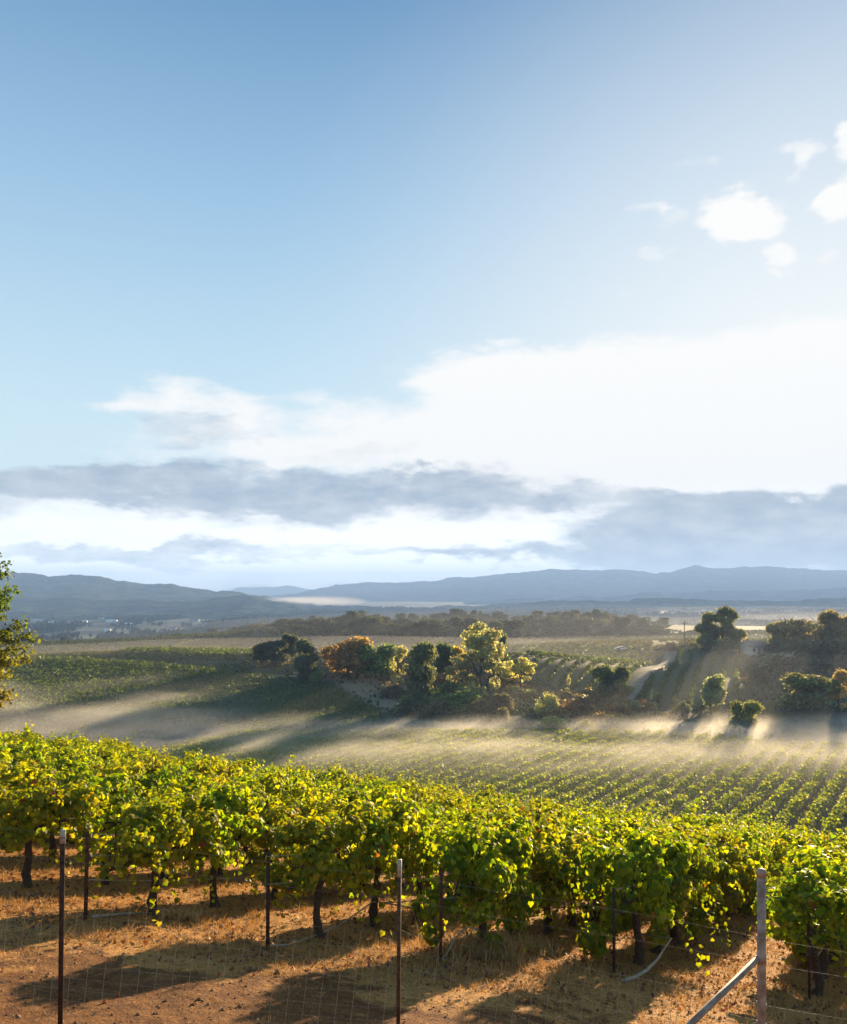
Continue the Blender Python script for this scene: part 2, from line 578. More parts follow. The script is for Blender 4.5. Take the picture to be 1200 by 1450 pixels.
for k, cc in [('field_left', (.05, .075, .022)), ('field_back', (.045, .07, .022)), ('track_pale', (.22, .18, .11)), ('brush', (.26, .18, .075)), ('vine_c1', (.13, .12, .05)),
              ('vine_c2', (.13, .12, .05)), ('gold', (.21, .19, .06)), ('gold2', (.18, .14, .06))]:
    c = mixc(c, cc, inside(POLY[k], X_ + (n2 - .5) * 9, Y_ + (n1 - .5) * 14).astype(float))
near_f = 1 - sst(52, 75, rad_)
# straw lies along and between the vine rows; the turning strip before the row ends is bare earth
edge = 12.2 + .06 * X_
sf = .10 + .70 * sst(-3.4, .6, Y_ - edge + (fbm(X_ / 1.3, Y_ / 1.3, 51) - .5) * 3.2)
sf = sf + .25 * sst(-4.3, -5.2, Y_ - edge)
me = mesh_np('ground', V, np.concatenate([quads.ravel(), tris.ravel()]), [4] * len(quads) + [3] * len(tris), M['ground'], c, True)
for nm, arr in (('straw', sf), ('near', near_f)):
    at = me.attributes.new(nm, 'FLOAT', 'POINT'); at.data.foreach_set('value', arr.astype(np.float32))
tag(link('ground', me), kind='structure')


# ------------------------------------------------------------------ far hills and mountains
def far_mat(name, c1, c2, scale):
    m, t, out = new_mat(name)
    p = t.n.new('ShaderNodeBsdfPrincipled')
    pos = t.n.new('ShaderNodeNewGeometry').outputs['Position']
    n = t.noise(pos, scale, 8, .65)
    n2 = t.noise(pos, scale * 4, 5, .6)
    t.put(p.inputs['Base Color'], t.mix(t.mapr(t.m('MULTIPLY_ADD', n2, .4, t.m('MULTIPLY', n, .6)), .40, .62), c1, c2))
    p.inputs['Roughness'].default_value = 1.0
    p.inputs['Specular IOR Level'].default_value = 0.0
    t.l.new(p.outputs[0], out.inputs[0])
    return m


def ridge(name, prof, d0, d1, mat, rough=.35, seed=0, n=260, m=34):
    px = np.linspace(prof[0][0], prof[-1][0], n)
    py = np.interp(px, [a for a, b in prof], [b for a, b in prof])
    py = py + (fbm(px / 34, px * 0, seed, 5) - .5) * 9 + (fbm(px / 7, px * 0, seed + 3, 3) - .5) * 2.6
    Xa = (px - 600) / F
    zt = (HZ - py) / F * d1
    tt = np.linspace(0, 1.55, m)
    Vv = np.zeros((m, n, 3))
    for i, t in enumerate(tt):
        d = d0 + (d1 - d0) * t
        prof_t = t ** .9 if t <= 1 else max(0, 1 - ((t - 1) / .55) ** 1.3)
        x = Xa * d
        sp = np.abs(fbm(x / (d1 * .05) + seed, np.full(n, t * 2.2 + seed), seed + 9, 5) - .5) * 2
        env = math.sin(math.pi * min(t, 1)) if t <= 1 else 0
        z = -64 + (zt + 64) * prof_t * (1 - rough * env * (1 - sp)) 
        Vv[i, :, 0], Vv[i, :, 1], Vv[i, :, 2] = x, d, z
    i0 = (np.arange(m - 1)[:, None] * n + np.arange(n - 1)[None])
    q = np.stack([i0, i0 + 1, i0 + n + 1, i0 + n], -1).reshape(-1, 4)
    tag(link(name, mesh_np(name, Vv.reshape(-1, 3), q, 4, mat, None, True)), kind='structure')


M['hill'] = far_mat('wooded_hill', (.012, .022, .018), (.085, .095, .055), .008)
M['mount'] = far_mat('mountain', (.010, .018, .024), (.085, .09, .075), .0035)
ridge('mountains', [(-500, 845), (150, 842), (300, 837), (360, 834), (410, 830), (450, 834), (520, 836), (700, 830), (1000, 828), (1800, 820)], 7200, 8000, M['mount'], .3, 3)
ridge('mountains', [(330, 846), (420, 838), (470, 831), (520, 825), (570, 821), (620, 821), (670, 816), (720, 811), (790, 806), (850, 806), (900, 808), (935, 810), (985, 801), (1040, 802), (1110, 803), (1200, 806), (1320, 800), (1900, 810)], 4300, 5600, M['mount'], .4, 21)
ridge('mountains', [(400, 868), (520, 861), (640, 854), (740, 846), (840, 844), (940, 838), (1050, 836), (1200, 832), (1500, 826), (1900, 820)], 3300, 4000, M['mount'], .4, 33)
ridge('hills', [(430, 872), (500, 866), (580, 860), (680, 858), (760, 852), (850, 850), (960, 848), (1100, 850), (1250, 846), (1900, 840)], 2350, 2700, M['hill'], .5, 61)
ridge('hills', [(-700, 790), (-300, 806), (-40, 810), (30, 811), (80, 814), (140, 816), (190, 822), (240, 828), (280, 833), (330, 838), (380, 847), (450, 858), (520, 868)], 2000, 3000, M['hill'], .45, 14)
ridge('hills', [(-700, 830), (-200, 842), (0, 846), (120, 848), (230, 850), (310, 846), (360, 842), (400, 852), (440, 862), (520, 874)], 1700, 2250, M['hill'], .5, 47)

# ------------------------------------------------------------------ grapevines of the near slope
ROW_DIR = R(29.5)
ux, uy = math.sin(ROW_DIR), math.cos(ROW_DIR)


def leaf_cols(n, g):
    k = g.random(n)
    base = np.empty((n, 3))
    a, b, cc, d = np.array([.115, .178, .015]), np.array([.25, .27, .015]), np.array([.32, .26, .03]), np.array([.22, .085, .022])
    base[:] = a
    base[k > .40] = b
    base[k > .975] = cc
    base[k > .992] = d
    return base * (0.75 + .5 * g.random((n, 1)))


def vine_foliage(seed, lush=1.0, hang=0.0):
    g = np.random.default_rng(seed)
    C, N, U, S = [], [], [], []
    # arching shoots
    for i in range(int(30 * lush)):
        y0 = g.uniform(-.88, .88)
        p0 = np.array([g.normal(0, .05), y0, .98 + g.normal(0, .07)])
        side = 1 if g.random() < .5 else -1
        kind = g.random()
        if kind < .5 - .25 * hang:
            v = np.array([side * g.uniform(.05, .75), g.normal(0, .35), g.uniform(.95, 1.6)]); gr = g.uniform(.35, .75); L = g.uniform(.75, 1.25)
        elif kind < .82 - .3 * hang:
            v = np.array([side * g.uniform(.5, .95), g.normal(0, .45), g.uniform(.5, 1.0)]); gr = g.uniform(.65, 1.0); L = g.uniform(.8, 1.3)
        else:
            v = np.array([side * g.uniform(.25, .6), g.normal(0, .4), g.uniform(.0, .35)]); gr = g.uniform(.55, .85); L = g.uniform(.6, 1.15)
        nl = int(L / .05)
        s = np.linspace(.06, L, nl)
        pts = p0 + s[:, None] * v + np.array([0, 0, -1.0]) * (gr * s ** 2)[:, None] + np.cumsum(g.normal(0, .012, (nl, 3)), 0)
        off = norm(g.normal(0, 1, (nl, 3))) * g.uniform(.03, .10, (nl, 1))
        P_ = pts + off
        rad = P_ - np.array([0, 0, 1.05]); rad[:, 1] *= .25
        C.append(P_); N.append(norm(rad) * .8 + np.array([0, 0, .45]) + g.normal(0, .5, (nl, 3)))
        U.append(np.array([0, 0, -1.0]) + g.normal(0, .55, (nl, 3)) + off * 4)
        S.append(g.uniform(.075, .115, nl) * (1.1 - .4 * s / L))
    # bunched laterals: leafy clumps that catch the light above and are dark beneath
    for i in range(int(25 * lush)):
        th = g.uniform(-.55 - .5 * hang, math.pi + .55 + .5 * hang)
        rr_ = g.uniform(.62, 1.0)
        cc = np.array([.66 * rr_ * math.cos(th), g.uniform(-.9, .9), 1.30 - .12 * hang + (.52 if math.sin(th) > 0 else .75 + .35 * hang) * rr_ * math.sin(th)])
        r = g.uniform(.12, .24)
        m = int(1100 * r * r) + 14
        d = norm(g.normal(0, 1, (m, 3)))
        q = g.uniform(.35, 1.0, m) ** .5
        C.append(cc + d * (q * r)[:, None] * np.array([1, 1.1, .85]))
        N.append(d + np.array([0, 0, .35]) + g.normal(0, .33, (m, 3)))
        U.append(np.array([0, 0, -1.0]) + .5 * d + g.normal(0, .35, (m, 3)))
        S.append(g.uniform(.065, .115, m))
    C = np.concatenate(C); N = np.concatenate(N); U = np.concatenate(U); S = np.concatenate(S)
    keep = C[:, 2] > .12
    C, N, U, S = C[keep], N[keep], U[keep], S[keep]
    cl = leaf_cols(len(C), g)
    # lower, older leaves yellow first
    old = np.clip((1.0 - C[:, 2]) * .9, 0, .6) * (g.random(len(C)) < .35)
    cl = cl * (1 - old[:, None]) + np.array([.25, .21, .03]) * old[:, None]
    V, I, L, cc = cards(C, N, U, S, LEAF_V, LEAF_F, cl)
    return mesh_np('foliage', V, I, L, M['vine'], cc)


def vine_trunk(seed):
    random.seed(seed)
    b = MB()
    lean = random.uniform(-.10, .10); lx = random.uniform(-.06, .06)
    pts, rad = [], []
    for i in range(10):
        t = i / 9
        pts.append((lx * math.sin(t * 5 + seed) + random.uniform(-.012, .012), lean * math.sin(t * 3.1) + random.uniform(-.015, .015), -.12 + 1.04 * t))
        rad.append((.078 - .028 * t + (.03 if i < 2 else 0) + (.02 if i == 9 else 0)) * random.uniform(.85, 1.18))
    b.tube(pts, rad, 9, .16)
    top = Vector(pts[-1])
    for s in (-1, 1):
        q = [top - Vector((0, 0, .05)), top + Vector((0, s * .12, .05))] + [Vector((random.uniform(-.03, .03), s * (.3 + .2 * k), .98 + random.uniform(-.03, .03))) for k in range(4)]
        b.tube(q, [.048, .042, .036, .032, .028, .02], 7, .2)
        for k in range(5):      # spurs
            y = s * random.uniform(.15, .85)
            b.tube([(0, y, .96), (random.uniform(-.05, .05), y + random.uniform(-.04, .04), 1.06), (random.uniform(-.1, .1), y + random.uniform(-.1, .1), 1.3)], [.018, .011, .005], 5)
    for k in range(12):      # bare canes among the leaves
        y = random.uniform(-.85, .85); sx = random.choice((-1, 1)) * random.uniform(.1, .6)
        p0 = Vector((0, y, 1.0)); pts = []
        for q in range(6):
            u = q / 5 * random.uniform(.95, 1.05)
            pts.append(p0 + Vector((sx * u, random.uniform(-.03, .03) + .15 * u * math.sin(k), 1.15 * u - .45 * u * u)))
        b.tube(pts, [.006, .006, .005, .005, .004, .002], 4)
    return b.mesh('trunk', M['bark'], True)


FOL = [vine_foliage(100 + i, .95 + .3 * (i % 3) / 2) for i in range(12)]
LOWF = [vine_foliage(150 + i, 1.25, 1.0) for i in range(5)]
TRK = [vine_trunk(200 + i) for i in range(7)]

POSTS = {0: (-5.15, 12.9), 1: (-2.36, 12.8), 2: (.27, 13.1), 3: (3.16, 14.0), 4: (6.42, 14.05)}
for k in range(5, 8):
    POSTS[k] = (6.42 + 2.95 * (k - 4), 14.05 + .25 * (k - 4))
for k in range(-1, -17, -1):
    POSTS[k] = (-5.15 + 2.8 * k, 12.9 - .05 * k)
ROWNAME = {0: 'row behind the left fence post', 1: 'row left of the middle fence post', 2: 'row just right of the middle fence post',
           3: 'row left of the grey pipe post', 4: 'row right of the grey pipe post'}
ng = 0
vg = np.random.default_rng(5)
for k in sorted(POSTS):
    x0, y0 = POSTS[k]
    t = (.75 if k == 4 else 1.35) if k >= 0 else 1.35 + vg.uniform(0, .8)
    j = 0
    while True:
        x, y = x0 + ux * t, y0 + uy * t
        if y > 45 or x / y > .66:
            break
        if k >= 5 and j > 4:
            break
        if x / y > -.60:
            z = Hs(x, y)
            o = empty('grapevine', (x, y, z - .02), -ROW_DIR + (math.pi if vg.random() < .5 else 0) + vg.normal(0, .06))
            s = vg.uniform(.96, 1.12) * (1.1 if k >= 2 else 1.0)
            o.scale = (s, s, s * vg.uniform(.92, 1.16))
            link('trunk', TRK[vg.integers(len(TRK))], o)
            low_ = vg.random() < (.5 if k in (2, 3, 4) else .25)
            link('foliage', LOWF[vg.integers(len(LOWF))] if low_ else FOL[vg.integers(len(FOL))], o)
            if k in ROWNAME and j == 0:
                tag(o, 'leafy grapevine at the near end of the ' + ROWNAME[k], 'grapevine', 'grapevines on the near slope')
            elif k in ROWNAME and j == 1:
                tag(o, 'second grapevine from the near end of the ' + ROWNAME[k], 'grapevine', 'grapevines on the near slope')
            elif k in ROWNAME:
                tag(o, 'leafy grapevine farther along the ' + ROWNAME[k], 'grapevine', 'grapevines on the near slope')
            elif k < 0:
                tag(o, 'sunlit grapevine among the packed vine tops left of the first visible row end', 'grapevine', 'grapevines on the near slope')
            else:
                tag(o, 'grapevine at the slope edge beyond the row right of the grey pipe post', 'grapevine', 'grapevines on the near slope')
            ng += 1
        t += 1.55 + vg.uniform(-.12, .12)
        j += 1
print('GRAPEVINES', ng)


# ------------------------------------------------------------------ end posts, wires and hoses of the vine rows
def t_post(name, x, y, h, mat, tipmat=None, lean=(0, 0), rz=0.0, w_=.045, tip_h=.13):
    z = Hs(x, y)
    o = empty(name, (x, y, z), rz)
    o.rotation_euler = (lean[0], lean[1], rz)
    b = MB()
    b.box((0, 0, h / 2 - .2), (w_, .008, h + .4))
    b.box((0, .0195, h / 2 - .201), (.008, .031, h + .396))
    zz = .1
    while zz < h - (tip_h if tipmat else 0) - .03:
        b.box((0, -.008, zz), (.014, .009, .022)); zz += .085
    b.build('shaft', mat, o)
    if tipmat:
        b2 = MB()
        b2.box((0, 0, h + .002 - tip_h / 2), (w_ + .005, .013, tip_h))
        b2.box((0, .0205, h + .001 - tip_h / 2), (.013, .034, tip_h - .004))
        b2.build('painted_tip', tipmat, o)
    return o


def sag(p, q, n, drop):
    p, q = Vector(p), Vector(q)
    return [p.lerp(q, i / n) - Vector((0, 0, drop * 4 * (i / n) * (1 - i / n))) for i in range(n + 1)]


POSTLAB = {0: 'rusty red steel row end post just right of the tall thin left fence post',
           1: 'dark steel row end post standing between the left and middle fence posts',
           2: 'rusty brown steel row end post just right of the middle fence post',
           3: 'dark steel row end post with a pale wire from its top',
           4: 'rusty steel row end post half hidden in leaves right of the grey pipe post'}
for k in range(5):
    x, y = POSTS[k]
    o = t_post('vine_post', x, y, [1.36, 1.45, 1.42, 1.42, 1.5][k], M['rust'] if k in (0, 2, 4) else M['dark_post'], None, (R([.6, -1.2, .8, .3, -.8][k]), R([1.2, .8, .2, -.6, .9][k])), R(20 + 9 * k), .058)
    tag(o, POSTLAB[k], 'post', 'end posts of the vine rows')


def rowpt(k, t, z):
    x, y = POSTS[k][0] + ux * t, POSTS[k][1] + uy * t
    return Vector((x, y, Hs(x, y) + z))


HOSE = {0: 'pale drip hose stub lying by the rusty post behind the left fence post', 1: 'pale drip hose sagging by the dark post left of the middle fence post',
        2: 'pale drip hose hung under the vines right of the middle fence post', 3: 'thick pale hose end rising from the ground into the vines left of the pipe post',
        4: 'pale hose end dangling under the vines right of the grey pipe post'}
for k in range(5):
    b = MB()
    if k == 3:
        q_ = [Vector(((a_ - 600) / F * d_, d_, -(b_ - HZ) / F * d_)) for a_, b_, d_ in ((880, 1390, 13.45), (899, 1384, 13.8), (916, 1374, 14.0), (932, 1358, 14.15), (942, 1342, 14.3), (952, 1328, 14.6))]
        b.tube(q_ + [rowpt(3, 1.5, .52)], [.032, .034, .03, .022, .014, .012, .011], 8, .1)
        b.tube(sag(rowpt(3, 1.5, .52), rowpt(3, 5.0, .52), 10, .06), .010, 7)
    elif k == 4:
        b.tube([rowpt(4, .65, .12), rowpt(4, .7, .3), rowpt(4, .75, .5)], [.022, .012, .010], 7)
        b.tube([rowpt(4, .75, .5), rowpt(4, .95, .52), rowpt(4, 1.15, .60), rowpt(4, 2.4, .55)], .011, 7)
    elif k == 1:
        b.tube([rowpt(1, .03, .05), rowpt(1, .5, .03), rowpt(1, 1.3, .06), rowpt(1, 1.9, .16), rowpt(1, 2.4, .30), rowpt(1, 2.9, .46)], .013, 7)
        b.tube(sag(rowpt(1, 2.9, .46), rowpt(1, 5.6, .46), 10, .07), .010, 7)
        b.tube([rowpt(1, 3.3, .42), rowpt(1, 3.5, .36) + Vector((.2, 0, 0)), rowpt(1, 3.55, .30) + Vector((.42, 0, 0))], [.011, .016, .02], 7)
    elif k == 2:
        b.tube([rowpt(2, .05, .04), rowpt(2, .2, .10), rowpt(2, .5, .32), rowpt(2, .9, .48)], .012, 7)
        b.tube(sag(rowpt(2, .9, .48), rowpt(2, 2.3, .48), 8, .10), .012, 7)
        b.tube(sag(rowpt(2, 2.3, .48), rowpt(2, 5.5, .48), 12, .08), .011, 7)
    else:
        b.tube([rowpt(0, .1, .05), rowpt(0, .45, .035), rowpt(0, .8, .05), rowpt(0, 1.4, .05)], [.02, .022, .018, .012], 7)
        b.tube(sag(rowpt(0, .0, .62), rowpt(0, 5.0, .5), 12, .06), .009, 7)
    o = b.build('drip_hose', M['hose'], None, True)
    tag(o, HOSE[k], 'hose', 'drip hoses of the vine rows')
for k in range(5):
    b = MB()
    h = [1.30, 1.40, 1.36, 1.40, 1.44][k]
    b.tube(sag(rowpt(k, 0, h), rowpt(k, 9, 1.5), 8, .03), .011 if k == 3 else .004, 6)
    b.tube(sag(rowpt(k, 0, .98), rowpt(k, 9, .98), 8, .02), .004, 6)
    o = b.build('trellis_wire', M['hose'] if k == 3 else M['wire'])
    tag(o, ['trellis wires from the rusty post behind the left fence post', 'trellis wires from the dark post left of the middle fence post', 'trellis wires from the rusty post right of the middle fence post',
            'pale thick trellis wire rising from the dark post left of the pipe post', 'trellis wires from the rusty post right of the grey pipe post'][k], 'wire', 'trellis wires of the vine rows')

# ------------------------------------------------------------------ front fence
def at(px, d):
    return (px - 600) / F * d


FP = [(at(85, 8.0), 8.0), (at(563, 8.3), 8.3), (at(1079, 7.4), 7.4)]
t1 = t_post('fence_post', FP[0][0], FP[0][1], HZ and (-(1175 - HZ) / F * 8.0 - Hs(*FP[0])), M['dark_post'], M['tip'], (0, R(.7)), R(15), .044)
tag(t1, 'tall thin dark steel fence post with a white painted tip at the left', 'fence post', 'posts of the front fence')
t2 = t_post('fence_post', FP[1][0], FP[1][1], -(1217 - HZ) / F * 8.3 - Hs(*FP[1]), M['olive'], M['tip'], (0, R(.5)), R(-25), .040, .17)
tag(t2, 'tall olive brown steel fence post with a pale tip in the middle of the fence', 'fence post', 'posts of the front fence')
for tt_, hh_ in ((t1, 1.97), (t2, 2.07)):
    kb = MB()
    for zq in (.32, .55, .82, 1.12, 1.28, 1.62, 1.85):
        kb.tube([(-.034, .0, zq), (-.028, -.012, zq + .004), (0, -.017, zq + .008), (.028, -.012, zq + .004), (.036, .012, zq - .006)], .0026, 5)
    kb.build('wire_clip', M['dark_post'], tt_)
px_, py_ = FP[2]
z0 = Hs(px_, py_)
ph = -(1236 - HZ) / F * 7.4 - z0
pp = empty('fence_post', (px_, py_, z0))
MB().tube([(0, 0, -.3), (0, 0, ph * .5), (0, 0, ph)], .037, 20).build('pipe', M['galv'], pp, True)
MB().tube([(0, 0, ph - .03), (0, 0, ph + .012), (0, 0, ph + .030), (0, 0, ph + .040)], [.0415, .0415, .034, .015], 20).build('cap', M['galv'], pp, True)
bm_ = MB()
zb = -(1357 - HZ) / F * 7.4 - z0
ex, ed = at(958, 6.9), 6.9
ez = Hs(ex, ed)
bm_.tube([(-.035, 0, zb), (ex - px_, ed - py_, -(1470 - HZ) / F * 6.9 - z0), ((ex - px_) * 2.2, (ed - py_) * 2.2, Hs(px_ + (ex - px_) * 2.2, py_ + (ed - py_) * 2.2) - z0 - .1)], .027, 16)
bm_.build('brace_pipe', M['galv'], pp, True)
cl = MB()
cl.tube([(0, 0, zb - .04), (0, 0, zb + .05)], .0405, 20)
cl.box((-.045, 0, zb), (.03, .02, .05))
cl.build('brace_clamp', M['galv'], pp)
tw = MB()
for zq in (.18, .36, .62, .80, .98, 1.15, 1.32, 1.5, 1.7, 1.9):
    ring = [(.040 * math.cos(a), .040 * math.sin(a), zq + .004 * math.sin(3 * a)) for a in np.linspace(0, 6.2, 14)]
    tw.tube(ring + [(-.065, .01, zq - .01)], .0032, 5)
tw.build('wire_tie', M['wire'], pp)
tag(pp, 'thick grey galvanised pipe post with cap and diagonal brace at the right', 'fence post', 'posts of the front fence')

line = [(FP[0][0] - 4.2, 7.7)] + FP + [(FP[2][0] + 3.5, 7.0)]


def fence_pt(s):
    seg = [math.dist(line[i], line[i + 1]) for i in range(len(line) - 1)]
    for i, L in enumerate(seg):
        if s <= L or i == len(seg) - 1:
            f = s / L
            return (line[i][0] + (line[i + 1][0] - line[i][0]) * f, line[i][1] + (line[i + 1][1] - line[i][1]) * f)
        s -= L


LEN = sum(math.dist(line[i], line[i + 1]) for i in range(len(line) - 1))
net = MB()
gr = random.Random(3)
hts = [.04, .12, .21, .31, .42, .54, .67, .81, .96, 1.12, 1.28]
ns = int(LEN / .155)
base = [fence_pt(i * LEN / ns) for i in range(ns + 1)]
bz = [float(Hs(*p)) for p in base]
bz = list(np.convolve(np.pad(bz, 8, 'edge'), np.ones(17) / 17, 'valid'))
for i, p in enumerate(base):
    lean = .115
    pts = [(p[0] + lean * hh, p[1] + .03 - .012 * math.sin(i * .21 + hh * 3), bz[i] + hh) for hh in hts]
    net.tube(pts, .0016, 4, caps=False)
for hh in hts + [1.62, 1.85]:
    pts = [(p[0] + .115 * hh, p[1] + .03 - .012 * math.sin(i * .21 + hh * 3), bz[i] + hh + .012 * math.sin(i * .17 + hh * 9)) for i, p in enumerate(base)][::2]
    net.tube(pts, .0007, 4, caps=False)
tag(net.build('wire_fence', M['wire']), 'thin woven wire mesh stretched along the front fence posts', 'wire fence')

# ------------------------------------------------------------------ dry grass, weeds, litter and clods on the near ground
gg = np.random.default_rng(11)


def straw_mesh(name, X, Y, hts, spread, blades, colbase):
    n = len(X)
    bx = np.repeat(X, blades) + gg.normal(0, spread, n * blades)
    by = np.repeat(Y, blades) + gg.normal(0, spread, n * blades)
    hh = np.repeat(hts, blades) * gg.uniform(.5, 1.2, n * blades)
    z = H(bx, by) - .01
    th = gg.uniform(0, 2 * math.pi, n * blades)
    bend = gg.uniform(.5, 1.6, n * blades) * hh
    w_ = gg.uniform(.003, .006, n * blades)
    tx, ty = np.cos(th), np.sin(th)
    p0 = np.stack([bx - ty * w_, by + tx * w_, z], -1); p1 = np.stack([bx + ty * w_, by - tx * w_, z], -1)
    m0 = np.stack([bx + tx * bend * .35 - ty * w_ * .8, by + ty * bend * .35 + tx * w_ * .8, z + hh * .6], -1)
    m1 = np.stack([bx + tx * bend * .35 + ty * w_ * .8, by + ty * bend * .35 - tx * w_ * .8, z + hh * .6], -1)
    tp = np.stack([bx + tx * bend, by + ty * bend, z + hh * .95], -1)
    V = np.stack([p0, p1, m1, m0, tp], 1).reshape(-1, 3)
    k = np.arange(n * blades)[:, None] * 5
    idx = np.concatenate([k + 0, k + 1, k + 2, k + 3, k + 3, k + 2, k + 4], 1).ravel()
    lens = np.tile([4, 3], n * blades)
    cl = np.array(colbase) * gg.uniform(.6, 1.25, (n * blades, 1)) * np.array([1, 1, 1])
    gmix = (gg.random(n * blades) < .12)[:, None]
    cl = np.where(gmix, cl * np.array([.6, .55, .5]), cl)
    return mesh_np(name, V, idx, lens, M['straw'], np.repeat(cl, 5, 0))


N_ = 60000
yy_ = gg.uniform(5.5, 34, N_) ** 1.0
xx_ = gg.uniform(-.58, .58, N_) * yy_
edge_ = 12.2 + .06 * xx_
dens = .14 + .86 * sst(-2.2, .4, yy_ - edge_ + (fbm(xx_ / 1.1, yy_ / 1.1, 61) - .5) * 3.5)
dens = dens * (.25 + 1.1 * sst(.38, .62, fbm(xx_ / .8, yy_ / .8, 63)))
keep = gg.random(N_) < dens * np.clip(14 / yy_, .3, 1)
xx_, yy_ = xx_[keep], yy_[keep]
hz_ = .35 + .65 * sst(-2.0, .6, yy_ - 12.2 - .06 * xx_)
tag(link('dry_grass', straw_mesh('dry_grass', xx_, yy_, (gg.gamma(4, .016, len(xx_)) + .015) * hz_, .045, 6, (.48, .27, .085))), 'golden dry grass on the ground between the vine rows', 'grass', kind='stuff')

for (px, py, lab) in [(680, 1352, 'large golden dry weed clump beside the post right of the middle fence post'), (250, 1300, 'small dry straw clump under the vines at the left'), (755, 1345, 'low dry weed clump right of the large golden weed clump')]:
    Yd = (HZ - py) / F; X = (px - 600) / F
    d = np.linspace(7, 30, 3000); hit = np.nonzero(H(X * d, d) > Yd * d)[0][0]
    x, y = X * d[hit], d[hit]
    big = px == 680
    n = 90 if big else 34
    sp = .26 if big else .18
    o = link('dry_weed', straw_mesh('dry_weed', x + gg.normal(0, sp * 1.3, n), y + gg.normal(0, sp, n), np.full(n, .50 if big else .28) * gg.uniform(.5, 1, n), .03, 12, (.55, .37, .15)))
    tag(o, lab, 'weed')

N_ = 26000
yy_ = gg.uniform(5.5, 26, N_); xx_ = gg.uniform(-.58, .58, N_) * yy_
edge_ = 12.2 + .06 * xx_
keep = gg.random(N_) < (.05 + .95 * sst(-1.2, .8, yy_ - edge_)) * (.2 + sst(.42, .62, fbm(xx_ / .7, yy_ / .7, 77)))
xx_, yy_ = xx_[keep], yy_[keep]
n = len(xx_)
C = np.stack([xx_, yy_, H(xx_, yy_) + gg.uniform(.005, .04, n)], -1)
lc = np.array([[.20, .07, .025], [.30, .13, .04], [.12, .05, .025], [.36, .22, .08]])[gg.integers(0, 4, n)] * gg.uniform(.6, 1.2, (n, 1))
V, I, L, cc = cards(C, np.array([0, 0, 1.0]) + gg.normal(0, .55, (n, 3)), gg.normal(0, 1, (n, 3)) + np.array([0.01, 0, 0]), gg.uniform(.03, .07, n), LEAF_V, LEAF_F, lc)
tag(link('fallen_leaves', mesh_np('fallen_leaves', V, I, L, M['litter'], cc)), 'brown fallen vine leaves scattered under the rows', 'leaves', kind='stuff')

N_ = 9000
yy_ = gg.uniform(5.2, 17, N_); xx_ = gg.uniform(-.58, .58, N_) * yy_
ph_ = np.array([(1, 0, 0), (-1, 0, 0), (0, 1, 0), (0, -1, 0), (0, 0, 1), (0, 0, -.4)], float)
sz = gg.gamma(2.0, .0045, N_) + .003
V = np.stack([xx_, yy_, H(xx_, yy_)], -1)[:, None, :] + sz[:, None, None] * ph_[None] * gg.uniform(.55, 1.3, (N_, 6, 1))
of = np.array([(0, 2, 4), (2, 1, 4), (1, 3, 4), (3, 0, 4), (2, 0, 5), (1, 2, 5), (3, 1, 5), (0, 3, 5)])
idx = (np.arange(N_)[:, None, None] * 6 + of[None]).ravel()
tag(link('soil_clods', mesh_np('soil_clods', V.reshape(-1, 3), idx, 3, M['clod'])), 'small brown soil clods and pebbles on the bare earth', 'soil', kind='stuff')


